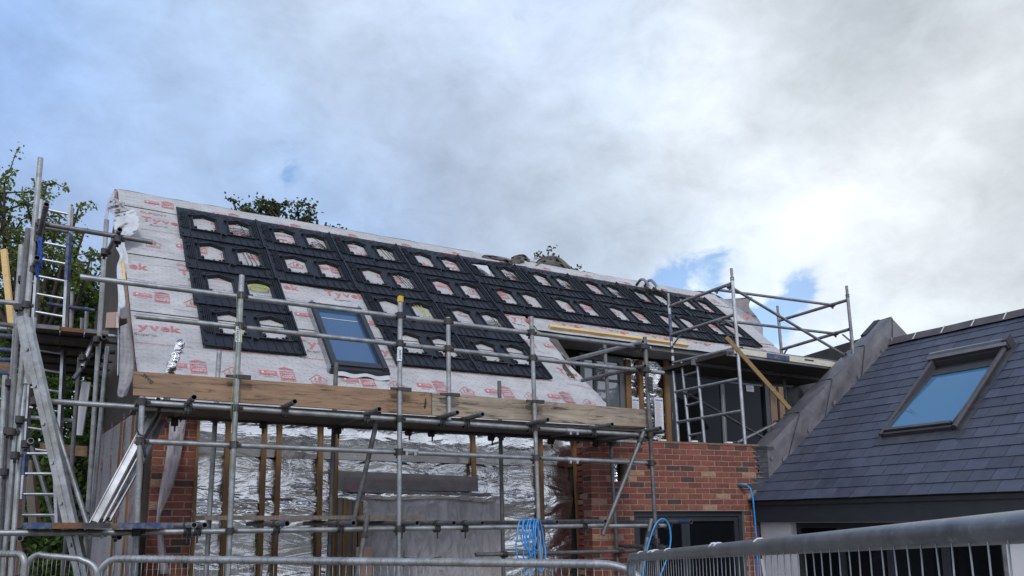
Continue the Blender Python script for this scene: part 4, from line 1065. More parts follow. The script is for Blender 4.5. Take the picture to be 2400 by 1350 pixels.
# couplers where standards cross rails
for kk, st in stdF.items():
    for o, a, b in rails[:9]:
        f = (st[1].x-a.x)/(b.x-a.x)
        if not -.01 < f < 1.01: continue
        z = a.z+(b.z-a.z)*f
        if z > st[1].z-.02 or (kk == 3 and z < st[2].z+.02): continue
        p = pt_at(st, z); mb = MB(); coupler(mb, p, (0, 0, 1), (1, 0, 0), V((0, .05, 0))); mb.build('coupler', M['dark'], st[0])
for kk, st in stdR.items():
    for o, a, b in rails[9:11]:
        f = (st[1].x-a.x)/(b.x-a.x)
        if not 0 < f < 1: continue
        z = a.z+(b.z-a.z)*f; p = pt_at(st, z); mb = MB(); coupler(mb, p, (0, 0, 1), (1, 0, 0), V((0, -.05, 0))); mb.build('coupler', M['dark'], st[0])
# base plates
for st in list(stdF.values())+list(stdR.values()):
    if st[2].z < .2: mb = MB(); mb.box(st[2]+V((0, 0, .006)), V((.075, 0, 0)), V((0, .075, 0)), V((0, 0, .006))); mb.build('base_plate', M['steel'], st[0])
# clamps holding the toe boards
for kk, yy in ((1, 883), (2, 912), (3, 925), (4, 941)):
    st = stdF[kk]; p = FR.at({1: 556, 2: 937, 3: 1052, 4: 1252}[kk], yy); mb = MB(); mb.tube(p-V((0, 0, .015)), p+V((0, 0, .015)), .033, 10, wall=.008)
    mb.box(p+V((.065, -.012, 0)), V((.05, 0, 0)), V((0, .016, 0)), V((0, 0, .018))); mb.box(p+V((-.06, 0, 0)), V((.035, 0, 0)), V((0, .012, 0)), V((0, 0, .012))); mb.build('board_clip', M['dark'], st[0])
# transoms of the deck, open ends towards us
TP = yp(6.98)
for i, (x, y) in enumerate(((455, 931), (691, 941), (889, 959), (1072, 967), (1131, 971), (1284, 984), (1435, 995), (1548, 1004))):
    p = TP.at(x, y); o = pole('transom', p+V((0, 1.6, 0)), p, 'steel')
    mb = MB(); q = V((p.x, 7.35, p.z-.02)); coupler(mb, q, (0, 1, 0), (1, 0, 0), V((0, 0, -.05))); mb.build('coupler', M['dark'], o)
    mb = MB(); q = V((p.x, 8.25, p.z-.02)); coupler(mb, q, (0, 1, 0), (1, 0, 0), V((0, 0, -.05))); mb.tube(q+V((0, -.03, -.05)), q+V((0, -.03, -.14)), .009, 6, ends=(2, 2)); mb.build('coupler', M['dark'], o)
p = yp(7.12).at(1558, 1011); pole('transom', p+V((0, 1.3, 0)), p, 'steel')
LP_ = yp(6.95)
for i, (x, y, m_) in enumerate(((455, 1231, 'galv'), (480, 1231, 'steel'), (673, 1227, 'steel'), (829, 1226, 'steel'), (978, 1226, 'steel'), (1064, 1226, 'steel'), (1131, 1226, 'steel'), (1306, 1224, 'steel'), (1419, 1222, 'steel'), (1620, 1223, 'steel'))):
    p = LP_.at(x, y); o = pole('transom', p+V((0, 1.65, -.0)), p, m_)
    mb = MB(); coupler(mb, V((p.x, 7.35, p.z-.005)), (0, 1, 0), (1, 0, 0), V((0, 0, -.05))); q = V((p.x, 7.33, p.z-.05)); mb.tube(q, q-V((0, 0, .10)), .008, 6, ends=(2, 2)); mb.build('coupler', M['dark'], o)
    if i in (2, 3, 7, 9):
        mb = MB(); mb.tube(p+V((0, .012, 0)), p+V((0, .19, 0)), .0252, 14, ends=(0, 0)); mb.build('paint_band', M['blue_paint'], o)
# bracing
for q in ((893, 945, 829, 1221, 7.42), (862, 1207, 838, 1345, 7.24), (1509, 1012, 1412, 1254, 7.24), (1527, 1216, 1500, 1345, 7.24)):
    a, b = yp(q[4]).at(q[0], q[1]), yp(q[4]+(.25 if q[0] == 893 else 0)).at(q[2], q[3])
    if q[3] == 1345: b = togr(a, b)+V((0, 0, .02))
    o = pole('brace', a, b, 'steel'); 
    mb = MB(); ax = (b-a).normalized(); c = a+ax*(.18 if q[0] != 1509 else .12); mb.tube(c-ax*.03, c+ax*.03, .034, 10, wall=.008); mb.box(c+V((.05, -.01, 0)), V((.03, 0, 0)), V((0, .015, 0)), ax*.02); mb.build('coupler', M['dark'], o)
# return rails at the right end, and low rails
pole('guard_rail', yp(8.75).at(1331, 845), yp(7.18).at(1507, 801), 'galv'); pole('guard_rail', yp(8.5).at(1364, 892), yp(7.18).at(1512, 858), 'steel')
for kk, zpx in ((3, 823), (3, 879)):
    st = stdR[3]; p = RR.at(1418, zpx); mb = MB(); coupler(mb, p, (0, 0, 1), (0, 1, 0), V((-.05, 0, 0))); mb.build('coupler', M['dark'], st[0])
for q in ((1508, 812), (1512, 866)):
    p = yp(7.3).at(*q); mb = MB(); coupler(mb, p, (0, 0, 1), (0, 1, 0), V((-.05, 0, .0))); mb.tube(p+V((-.05, .28, .0)), p+V((-.05, .07, .0)), .031, 10); mb.build('coupler', M['dark'], stdF[5][0])
pole('ledger', RI.at(1114, 1300), RI.at(1489, 1291), 'steel'); pole('transom', yp(8.3).at(1453, 1279), yp(7.1).at(1564, 1284), 'steel')
for st, zp_ in ((stdR[2], 1299), (stdR[3], 1292)):
    p = RR.at(1178 if st is stdR[2] else 1447, zp_); mb = MB(); coupler(mb, p, (0, 0, 1), (1, 0, 0), V((0, -.05, 0))); mb.build('coupler', M['dark'], st[0])
p = yp(7.3).at(1540, 1283); mb = MB(); coupler(mb, p, (0, 0, 1), (0, 1, 0), V((.05, 0, 0))); coupler(mb, p+V((0, 0, .07)), (0, 0, 1), (0, 1, 0), V((-.05, 0, 0))); mb.build('coupler', M['dark'], stdF[5][0])
# yellow cap and wrapped tags on the standards
mb = MB(); p = stdF[2][1]; mb.tube(p-V((0, 0, .05)), p+V((0, 0, .004)), .0285, 14, ends=(1, 2)); 
for k in range(4): mb.box(p+V((-.02+.013*k, -.028, -.02)), V((.003, 0, 0)), V((0, .004, 0)), V((0, 0, .03)))
mb.build('pole_cap', M['yellow'], stdF[2][0])
def tag_wrap(st, xa, ya, yb2, base, text, bx):
    a, b = FR.at(xa, ya), FR.at(xa-1, yb2); mb = MB(); mb.tube(a, b, .0265, 14, ends=(0, 0)); o = mb.build('tag_sleeve', base, st[0])
    c = a+V((bx, -.03, -.0)); h = (a-b).length; mb = MB()
    mb.m = 0; mb.slab((c.x-.022, c.y-.002, c.z-h), (c.x+.018, c.y, c.z))
    mb.m = 1; write(mb, text, lambda X, Y: V((c.x-.016+Y, c.y-.004, c.z-h+.012+X)), .026, h-.03, .02)
    mb.build('tag_plate', [M['paper'], M['black_mark']], o)
M['tag_green'] = simple('pale_green_tag', (.52, .60, .25), (.66, .68, .50), .5, 0, 40)
tag_wrap(stdF[1], 561, 767, 803, M['tag_green'], 'LFCDT', -.012); tag_wrap(stdF[2], 937, 815, 847, M['white_paint'], 'TCFDC', -.006)
p = FR.at(1519, 901); mb = MB(); mb.slab((p.x-.035, 7.255, p.z-.085), (p.x+.035, 7.27, p.z+.085))
for dz in (-.055, 0, .05): mb.slab((p.x-.025, 7.245, p.z+dz-.015), (p.x+.02, 7.256, p.z+dz+.015))
mb.build('tag_holder', M['dark'], stdF[5][0])
# string hanging on the second standard
for dx, y0, y1 in ((-7, 690, 985), (4, 690, 1110), (-2, 740, 980)):
    n_ = 12; mb = MB(); mb.path([FR.at(561+dx+(536-566)*((y0+(y1-y0)*i/n_)-690)/640+1.6*math.sin(i*1.1+dx), y0+(y1-y0)*i/n_)+V((0, -.035, 0)) for i in range(n_+1)], .0022, 5); mb.build('string', M['string'], stdF[1][0])

# ------------------------------------------------------------------ boards
TB = yp(7.365)
def board_poly(name, m_, pts, th, label, cat='board', group=None, plane=TB, parent=None):
    mb = MB(); mb.prism([plane.at(*p) for p in pts], V((0, th, 0))); o = mb.build(name, M[m_], parent)
    o['label'] = label; o['category'] = cat
    if group: o['group'] = group
    return o
tb1 = board_poly('toe_board', 'toe', [(313, 870), (1011, 920), (1011, 973), (312, 926)], .038, 'long brown toe board below the roof, left one with worm holes and black stain', 'toe board', 'toe boards on edge along the deck')
tb2 = board_poly('toe_board', 'toe2', [(1013, 920), (1514, 960), (1518, 1001), (1013, 973)], .038, 'splintered pale toe board on edge, right one under the drooping sheet', 'toe board', 'toe boards on edge along the deck')
mb = MB(); q0 = TB.at(337, 880); q0.y -= .004
write(mb, '2660', lambda X, Y: q0+V(((X-Y)*.70, 0, -(X+Y)*.60+.02)), .035, .12, .004); mb.build('pencil_mark', M['black_mark'], tb1)
mb = MB(); rnd = random.Random(5)
for k in range(60):
    c = TB.at(915+rnd.gauss(0, 24), 945+rnd.gauss(0, 11)); c.y -= .003; s_ = .0025+rnd.random()*.002
    if rnd.random() < .8: mb.face([c+V((s_*math.cos(a_), 0, s_*math.sin(a_))) for a_ in [i*math.pi/3 for i in range(6)]])
mb.build('worm_hole', M['black_mark'], tb1)
c = TB.at(996, 945); mb = MB(); mb.face([c+V((x*.016, -.003, z*.03)) for x, z in ((-1, -1.6), (-.2, -2), (.7, -1.2), (1, .2), (.8, 1.6), (.2, 2.0), (-.1, .8), (-.6, -.4))]); mb.build('black_stain', M['strap'], tb1)
a = TB.at(1514, 961); b = TB.at(1518, 1000)
mb = MB(); mb.prism([a+V((.03, -.01, .03)), a+V((.03, 1.1, .03)), b+V((.03, 1.1, 0)), b+V((.03, -.01, 0))], V((.038, 0, 0))); o = mb.build('toe_board', M['old_timber']); o['label'] = 'short dark toe board closing the right end of the deck'; o['category'] = 'toe board'; o['group'] = 'toe boards on edge along the deck'
za = TB.at(320, 930); zb = TB.at(1010, 974); zc = TB.at(1518, 1003)
names = ['front', 'second', 'third', 'rear']
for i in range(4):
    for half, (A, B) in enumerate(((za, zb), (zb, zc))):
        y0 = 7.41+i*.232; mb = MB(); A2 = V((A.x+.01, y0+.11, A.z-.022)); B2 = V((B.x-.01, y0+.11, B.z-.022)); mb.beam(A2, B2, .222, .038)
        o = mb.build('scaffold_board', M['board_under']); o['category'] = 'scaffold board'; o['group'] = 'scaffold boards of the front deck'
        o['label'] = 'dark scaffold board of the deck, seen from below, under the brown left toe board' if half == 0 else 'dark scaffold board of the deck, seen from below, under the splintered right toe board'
for i in range(3):
    a = RI.at(300, 1221); b = RI.at(792, 1217); mb = MB(); y0 = 7.75+i*.235
    mb.beam((1.15, y0+.11, 1.955+.004*i), (3.32+.07*i, y0+.11, 1.955), .222, .038); o = mb.build('scaffold_board', M['grey_timber'])
    o['category'] = 'scaffold board'; o['group'] = 'boards on the low lift before the foil'; o['label'] = 'brown scaffold board lying edge on across the low tubes before the foil wall'
# bolt of old conduit: crushed foil flashing tube leaning on the roof behind the toe board
mb = MB(); a, b = yp(7.75).at(396, 880), yp(7.75).at(424, 800)
n_ = 14; pts = [a+(b-a)*i/n_ for i in range(n_+1)]
mb.path([p+V((.008*math.sin(i*2.1), .01*math.cos(i*1.3), 0)) for i, p in enumerate(pts)], [.040+.008*math.sin(i*2.7) for i in range(n_+1)], 9); o = mb.build('foil_tube', M['foil_crumple'])
o['label'] = 'crumpled silver tube sticking up behind the left end of the toe board'; o['category'] = 'foil tube'

# ------------------------------------------------------------------ scaffold and ladder tower at the left end of the house
lsc = thing('scaffold', 'bundle of tall scaffold poles and cross tubes at the left gable', 'scaffold', (-1.3, 6.6, 0))
lsc['label'] = 'crowded side scaffold of tall poles beside the left gable and the trees'
def lp(name, A, B, m_='galv', r=.0242, ends=(1, 1), ground=False):
    a, b = dist(*A), dist(*B)
    if ground: b = togr(a, b)
    return pole(name, a, b, m_, lsc, r, ends), a, b
P1 = lp('standard', (95, 370, 7.45), (12, 1300, 6.9), 'galv_light', ground=True)
lp('standard', (66, 535, 7.75), (42, 800, 7.6), 'steel')
lp('standard', (50, 574, 8.2), (14, 1100, 7.9), 'galv')
lp('standard', (66, 770, 7.3), (30, 1300, 6.8), 'galv', ground=True)
lp('standard', (80, 745, 7.25), (62, 900, 7.1), 'galv_light')
lp('standard', (47, 640, 8.4), (20, 1060, 8.0), 'dark')
lp('standard', (12, 880, 7.6), (-8, 1300, 7.3), 'galv', ground=True); lp('standard', (22, 900, 7.7), (6, 1300, 7.4), 'steel', ground=True); lp('standard', (39, 760, 7.5), (12, 1330, 7.1), 'steel', ground=True)
S8 = lp('standard', (250, 515, 8.45), (204, 1230, 8.1), 'galv_light', ground=True)
S9 = lp('standard', (252, 812, 8.5), (212, 1240, 8.2), 'galv', ground=True)
S10 = lp('standard', (187, 838, 8.9), (158, 1220, 8.6), 'steel', ground=True)
lp('standard', (170, 683, 10.4), (166, 790, 10.4), 'galv'); lp('standard', (204, 720, 10.9), (201, 790, 10.9), 'galv'); lp('standard', (193, 745, 10.6), (192, 775, 10.6), 'galv')
# cross tubes
lp('guard_rail', (85, 522, 7.35), (358, 568, 7.75), 'steel')
t1 = lp('brace', (80, 606, 7.7), (109, 479, 7.0), 'steel'); lp('brace', (79, 632, 7.6), (87, 604, 7.0), 'steel'); lp('brace', (252, 592, 8.3), (281, 538, 7.55), 'steel')
lp('ledger', (80, 938, 6.95), (447, 963, 7.12), 'galv'); lp('transom', (82, 940, 7.3), (94, 909, 6.8), 'galv_light'); lp('transom', (62, 1045, 7.4), (72, 1033, 6.75), 'galv')
lp('transom', (388, 950, 7.7), (371, 938, 6.85), 'galv'); lp('transom', (277, 1245, 8.2), (279, 1259, 6.75), 'galv'); lp('transom', (60, 1250, 8.2), (47, 1262, 6.7), 'galv')
lp('ledger', (-30, 704, 8.0), (50, 712, 8.0), 'galv'); lp('ledger', (-30, 755, 7.9), (60, 768, 7.9), 'steel'); lp('ledger', (-30, 768, 9.2), (300, 790, 9.4), 'galv')
lp('ledger', (80, 530, 9.0), (160, 543, 9.1), 'steel'); lp('guard_rail', (110, 712, 10.2), (222, 728, 10.5), 'blue_paint'); lp('guard_rail', (-20, 785, 8.3), (45, 790, 8.3), 'blue_paint'); lp('guard_rail', (-20, 818, 8.3), (42, 822, 8.3), 'blue_paint'); lp('guard_rail', (-20, 842, 8.3), (30, 844, 8.3), 'blue_paint'); lp('guard_rail', (-20, 873, 8.3), (28, 876, 8.3), 'blue_paint')
lp('transom', (236, 795, 8.9), (244, 790, 8.05), 'steel'); lp('ledger', (-20, 905, 9), (28, 908, 9), 'steel')
lp('brace', (116, 948, 8.2), (206, 1232, 7.8), 'galv'); lp('brace', (74, 1045, 8.6), (130, 1230, 8.3), 'steel'); lp('ledger', (70, 978, 9.3), (172, 986, 9.3), 'galv')
lp('brace', (225, 780, 8.9), (193, 860, 8.6), 'alu'); lp('brace', (214, 830, 8.8), (172, 890, 8.5), 'steel'); lp('transom', (280, 660, 8.9), (238, 658, 8.9), 'galv')
for q in ((97, 523, 7.3), (86, 560, 7.35), (76, 632, 7.3), (52, 655, 7.8), (60, 714, 7.2), (44, 720, 7.6), (245, 590, 8.2), (276, 560, 7.6), (227, 795, 8.2), (82, 940, 6.85), (46, 983, 7.0), (60, 1040, 6.9), (35, 1067, 6.9), (18, 1010, 7.2), (10, 1106, 7.2), (375, 945, 6.95), (272, 1253, 7.2), (30, 1262, 6.9), (22, 897, 7.5), (193, 1203, 7.9), (27, 1012, 7), (193, 838, 8.6), (40, 845, 7.9)):
    p = dist(*q); mb = MB(); coupler(mb, p, (0, 0, 1), (1, .1, 0), V((0, .05, 0))); mb.build('coupler', M['dark'], lsc)
# high boarded lift seen from below, in the gable scaffold: boards end on towards us
HY = 9.6; HP_ = yp(HY); DZ = HP_.at(170, 776).z
bandm = ['dark', 'dark', 'rust', 'dark']
M['rust'] = simple('rusty_paint', (.20, .085, .04), (.11, .06, .04), .7, .2, 18)
xa_ = HP_.at(82, 765).x; xe_ = .50; nb_ = int((xe_-xa_)/.235)
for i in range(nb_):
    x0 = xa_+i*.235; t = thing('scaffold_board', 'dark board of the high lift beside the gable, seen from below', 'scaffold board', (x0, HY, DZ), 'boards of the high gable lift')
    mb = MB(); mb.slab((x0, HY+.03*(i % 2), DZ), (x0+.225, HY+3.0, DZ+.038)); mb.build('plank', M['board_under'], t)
    mb = MB(); mb.slab((x0-.002, HY-.008+.03*(i % 2), DZ-.003), (x0+.227, HY+.03*(i % 2)+.004, DZ+.041)); mb.build('end_band', M['rust' if i == nb_-2 else 'steel'], t)
for k in range(5):
    a = V((xa_-.2, HY+.25+k*.6, DZ-.03)); pole('transom', a, V((.42, a.y, a.z)), 'dark', lsc)
# low lift boards, painted ends towards us
E0 = 6.62
for i, (x0, x1, m_, lab) in enumerate(((55, 121, 'blue_paint', 'low lift board with a blue end band beside the ladder foot'), (123, 192, 'rust', 'low lift board with a rusty orange end band behind the galvanised beam'), (194, 259, 'dark', 'low lift board with a dark grey end band under the aluminium ladder foot'), (278, 341, 'blue_paint', 'low lift board with a blue end band left of the pale front pole'), (343, 406, 'blue_paint', 'low lift board with a blue end band right of the pale front pole'))):
    a, b = yp(E0).at(x0, 1226), yp(E0).at(x1, 1226); t = thing('scaffold_board', lab, 'scaffold board', (a.x, E0, a.z), 'boards on the low lift at the left')
    mb = MB(); mb.slab((a.x, E0+.004, a.z-.036), (b.x, E0+2.2, a.z)); mb.build('plank', M['toe'], t)
    mb = MB(); mb.slab((a.x-.002, E0, a.z-.04), (b.x+.002, E0+.012, a.z+.003)); mb.slab((a.x+.02, E0-.003, a.z-.012), (a.x+.03, E0, a.z-.004)); mb.slab((b.x-.04, E0-.003, a.z-.03), (b.x-.03, E0, a.z-.02)); mb.build('end_band', M[m_], t)
# upright toe piece at the ladder foot
mb = MB(); a = dist(47, 1170, 7.0); b = dist(44, 1238, 6.95); mb.beam(b, a, .04, .04, (0, 1, 0)); o = mb.build('timber_offcut', M['toe']); o['label'] = 'upright timber offcut with flaked paint on the left low lift'; o['category'] = 'timber'
# galvanised leaning beam
gb_ = thing('steel_beam', 'tall galvanised channel leaning across the left low lift to the fence', 'steel beam', dist(192, 1350, 6.2)); gb_['kind'] = 'thing'
mb = MB(); a, b = dist(56, 748, 6.95), dist(190, 1350, 6.25); b = togr(a, b)
ax = (b-a).normalized(); sx = ax.cross(_d).normalized(); sz = sx.cross(ax).normalized()
mb.box((a+b)/2, ax*(b-a).length/2, sx*.050, sz*.006); mb.box((a+b)/2+sx*.048+sz*.02, ax*(b-a).length/2, sx*.004, sz*.022); mb.box((a+b)/2-sx*.0-sz*.010, ax*(b-a).length/2, sx*.004, sz*.006)
for k in range(9): mb.tube(a+ax*(.3+.36*k)-sx*.025-sz*.022, a+ax*(.3+.36*k)-sx*.025+sz*.004, .016, 8, ends=(2, 2))
mb.build('channel', M['galv_light'], gb_)
mb = MB(); c0, c1 = dist(46, 742, 7.05), dist(72, 900, 6.95); mb.beam(c0, c1, .06, .012, _d); mb.build('strut', M['galv_light'], gb_)

def ladder(name, label, A0, B0, A1, B1, rungs, m_, rm, w_=.03, paint=None):
    """stiles A0->A1 and B0->B1 (top, foot); rungs between"""
    t = thing(name, label, 'ladder', (V(A1)+V(B1))/2)
    for s0_, s1_ in ((A0, A1), (B0, B1)):
        mb = MB(); mb.beam(s0_, s1_, w_, w_*1.9, _d); st = mb.build('stile', M[m_], t)
        if paint: 
            mb = MB(); q0, q1 = s0_+(s1_-s0_)*paint[0], s0_+(s1_-s0_)*paint[1]; mb.beam(q0, q1, w_+.003, w_*1.9+.003, _d); mb.build('paint_band', M['blue_paint'], st)
    for i in range(rungs):
        f = (i+.5)/rungs; mb = MB(); mb.tube(A0+(A1-A0)*f, B0+(B1-B0)*f, .016, 10, ends=(2, 2)); mb.build('rung', M[rm], t)
    return t
ladder('ladder', 'tall aluminium ladder with blue worn stile standing beside the gable trees', dist(99, 470, 10.2), dist(166, 484, 10.3), dist(58, 1075, 8.9), dist(137, 1085, 9.0), 14, 'alu', 'alu', .034, (.12, .32))
ladder('ladder', 'short aluminium ladder with blue stile tops on the left low lift', dist(62, 1040, 7.9), dist(128, 1040, 8.0), dist(47, 1232, 7.6), dist(136, 1232, 7.7), 4, 'alu', 'alu', .03, (.05, .4))
# folded aluminium ladder leaning on the pier corner
fl = thing('ladder', 'folded aluminium ladder leaning from the low lift to the pier corner', 'ladder', dist(228, 1228, 6.9))
for i, (x0, y0, x1, y1, w_) in enumerate(((392, 905, 222, 1226, .062), (396, 925, 240, 1219, .05), (385, 985, 256, 1217, .045))):
    a, b = dist(x0, y0, 7.5+.05*i), dist(x1, y1, 6.85+.05*i); mb = MB(); mb.beam(a, b, w_, .028, _d); ax = (b-a).normalized(); sx = ax.cross(_d).normalized()
    mb.box((a+b)/2+sx*w_*.5-_d*.012, ax*(b-a).length/2, sx*.004, _d*.02); mb.box((a+b)/2-sx*w_*.5-_d*.012, ax*(b-a).length/2, sx*.004, _d*.02); st = mb.build('stile', M['alu'], fl)
    mb = MB(); mb.box(b, ax*.02, sx*w_*.5, _d*.02); mb.build('foot', M['strap'], st)
for f in (.25, .45, .65, .85):
    a = dist(392, 905, 7.52).lerp(dist(222, 1226, 6.87), f); b = dist(385, 985, 7.6).lerp(dist(256, 1217, 6.95), f); mb = MB(); mb.tube(a, b, .014, 8, ends=(2, 2)); mb.build('rung', M['alu'], fl)
mb = MB(); mb.path([dist(x, y, 6.6) for x, y in ((321, 965), (320, 1005), (326, 1018), (336, 1022), (338, 1032))]+[dist(332, 1040, 6.6)], .008, 6); mb.path([dist(x, y, 6.6) for x, y in ((335, 1030), (336, 1050), (339, 1062), (341, 1073))], [.010, .012, .012, .012], 6); o = mb.build('strap', M['strap']); o['label'] = 'black strap tied round the pale front pole at the pier'; o['category'] = 'strap'
# blue rope
mb = MB(); rnd = random.Random(2)
for k in range(5): mb.path([dist(94+rnd.uniform(-4, 5)-10*i/8*(k % 2), 556+i*(9+3*(k % 2))+rnd.uniform(-2, 2), 7.15) for i in range(9)], .006, 5)
o = mb.build('rope', M['rope']); o['label'] = 'blue rope knotted round the tall left poles'; o['category'] = 'rope'
# loose timbers about the left scaffold
def loose(label, A, B, w_, h_, m_, cat='timber'):
    mb = MB(); mb.beam(dist(*A), dist(*B), w_, h_, _d); o = mb.build('loose_timber', M[m_]); o['label'] = label; o['category'] = cat
loose('pale timber batten leaning upright at the far left edge', (9, 585, 8.4), (28, 770, 8.2), .06, .03, 'new_timber')
loose('dark timber leaning behind the pale batten at the far left', (13, 700, 8.6), (24, 790, 8.5), .03, .03, 'plywood')
loose('brown toe board behind the left ladders, lower one', (95, 1050, 9.4), (205, 1058, 9.4), .12, .03, 'toe')
loose('brown board across the blue tubes at the left edge', (-20, 855, 8.5), (30, 862, 8.5), .10, .03, 'toe')
loose('grey plank standing behind the left ladder, left one', (66, 1080, 8.7), (78, 1230, 8.6), .09, .02, 'grey_timber')
loose('grey plank standing behind the left ladder, right one', (72, 1080, 8.8), (92, 1228, 8.7), .05, .02, 'old_timber')
loose('pinkish sheathing offcut leaning behind the gable poles', (203, 895, 9.1), (183, 1020, 9.0), .10, .02, 'boarding')
loose('rolled pale membrane strip hanging below the gable deck', (222, 790, 9.2), (196, 850, 9.1), .06, .02, 'grey_felt')
loose('brown timber at the foot of the left poles', (38, 1268, 7.2), (50, 1345, 7.1), .10, .03, 'old_timber')
# ================================================================== aluminium tower on the balcony
tw = thing('scaffold_tower', 'aluminium access tower standing on the balcony before the dark sliding doors', 'scaffold tower', (8.4, 8.9, 2.9))
T1, T2 = xp(8.36), xp(10.52)
def tpole(name, a, b, m_='alu_dark', r=.0254, ends=(1, 1), parent=None): return pole(name, a, b, m_, parent or tw, r, ends)
def post(pl_, xa, ya, xb, yb_, m_, spig=True, zmin=None):
    a, b = pl_.at(xa, ya), pl_.at(xb, yb_)
    if zmin is not None: b = a+(b-a)*((a.z-zmin)/(a.z-b.z))
    o = tpole('post', a-(a-b).normalized()*.14, b, m_)
    mb = MB(); mb.tube(a, a-(a-b).normalized()*.16, .0215, 12); mb.build('spigot', M['alu_dark'], o)
    for f in (.14, .17): 
        p = a+(b-a).normalized()*f; mb = MB(); mb.tube(p, p+(b-a).normalized()*.02, .030, 12, wall=.006); mb.build('collar', M['steel'], o)
    return o, a, b
pA = post(T1, 1566, 688, 1590, 1037, 'alu', zmin=2.86); pB = post(T1, 1714, 629, 1746, 1037, 'alu', zmin=2.86)
pC = post(T2, 1822, 717, 1832, 830, 'alu_dark', zmin=2.86); pD = post(T2, 1984, 670, 1996, 790, 'alu_dark', zmin=2.86)
mb = MB(); q0, q1 = pA[1]+(pA[2]-pA[1])*.13, pA[1]+(pA[2]-pA[1])*.30; mb.tube(q0, q1, .0262, 12, ends=(0, 0)); mb.build('paint_band', M['blue_paint'], pA[0])
for f in (.33, .37, .42, .46):
    q0, q1 = pA[1]+(pA[2]-pA[1])*f, pA[1]+(pA[2]-pA[1])*(f+.022); mb = MB(); mb.tube(q0, q1, .0265, 12, ends=(0, 0)); mb.build('tape_band', M['strap'], pA[0])
def ty(pl_, xa, ya, xb, yb_, m_='alu_dark', r=.0254, name='frame_rail'):
    return tpole(name, pl_.at(xa, ya), pl_.at(xb, yb_), m_, r)
for q in ((1570, 718, 1713, 665), (1573, 785, 1720, 738), (1577, 851, 1730, 815), (1583, 919, 1731, 888), (1588, 990, 1738, 963)): ty(T1, *q, 'alu' if q[1] > 860 else 'alu_dark')
for q in ((1598, 848, 1617, 1038), (1633, 838, 1651, 1038)): ty(T1, *q, 'alu', .024, 'ladder_stile')
for q in ((1603, 880, 1634, 871), (1609, 951, 1641, 942), (1614, 1021, 1646, 1015)): ty(T1, *q, 'alu', .02, 'ladder_rung')
for q in ((1825, 752, 1984, 704), (1829, 820, 1990, 772)): ty(T2, *q)
ty(T1, 1578, 808, 1594, 786, 'alu_dark', .014, 'stay'); ty(T2, 1838, 829, 1849, 811, 'alu_dark', .014, 'stay'); ty(T2, 1994, 800, 1975, 784, 'alu_dark', .014, 'stay'); ty(T1, 1719, 764, 1699, 750, 'alu_dark', .014, 'stay')
def tx(a, b, m_='alu_dark', r=.0215, name='horizontal_brace'):
    o = tpole(name, a, b, m_, r)
    for p, sg in ((a, 1), (b, -1)):
        mb = MB(); mb.tube(p-V((0, .035, 0)), p+V((0, .035, 0)), .034, 10, wall=.008); mb.box(p+V((0, 0, -.04)), V((.012, 0, 0)), V((0, .012, 0)), V((0, 0, .02))); mb.build('hook', M['steel'], o)
tx(T1.at(1680, 679), T2.at(1951, 715)); tx(T1.at(1690, 751), T2.at(1958, 782)); tx(T1.at(1710, 671), T2.at(1978, 832), name='diagonal_brace')
tx(T1.at(1610, 921), xp(10.4).at(1795, 1030), 'alu_dark', name='diagonal_brace'); tx(T1.at(1722, 1040)+V((0, 0, 0)), xp(9.8).at(1820, 990), 'alu', .02, 'diagonal_brace')
# working platform with toe board
zt = T1.at(1735, 818).z
pf = MB(); pf.slab((8.25, 8.22, zt-.06), (11.4, 9.75, zt-.01)); plat = pf.build('platform', M['plywood'], tw)
for y0 in (8.2, 8.95, 9.74): 
    mb = MB(); mb.slab((8.2, y0-.02, zt-.10), (11.45, y0+.02, zt-.0)); mb.build('platform_beam', M['alu_dark'], plat)
a, b = yp(8.16).at(1722, 815), yp(8.16).at(1962, 849); c_, d_ = yp(8.16).at(1722, 828), yp(8.16).at(1962, 862)
mb = MB(); mb.prism([a, b, d_, c_], V((0, .025, 0))); tbd = mb.build('tower_toe_board', M['paper'], tw)
M['cream'] = simple('cream_paint', (.50, .47, .40), (.60, .57, .50), .7, 0, 12); tbd.data.materials[0] = M['cream']
def on(x, y): return yp(8.157).at(x, y)
mb = MB(); mb.prism([on(1797, 827), on(1850, 834.5), on(1850, 846), on(1797, 839)], V((0, -.003, 0))); mb.build('blue_panel', M['blue_paint'], tbd)
mb = MB(); mb.prism([on(1886, 841), on(1907, 844), on(1907, 847), on(1886, 844)], V((0, -.004, 0))); mb.build('slot', M['dark'], tbd)
mb = MB(); mb.prism([on(1707, 823), on(1720, 825), on(1720, 829), on(1704, 828)], V((0, -.004, 0))); mb.build('slot', M['dark'], tbd)
tx(yp(8.2).at(1735, 818), yp(8.2).at(1975, 851), name='platform_rail')
mb = MB(); mb.beam(xp(8.20).at(1702, 790), xp(9.0).at(1851, 958), .055, .045, _d); o = mb.build('timber_prop', M['prop_timber']); o['label'] = 'long yellow timber leaning from the roof through the aluminium tower'; o['category'] = 'timber'

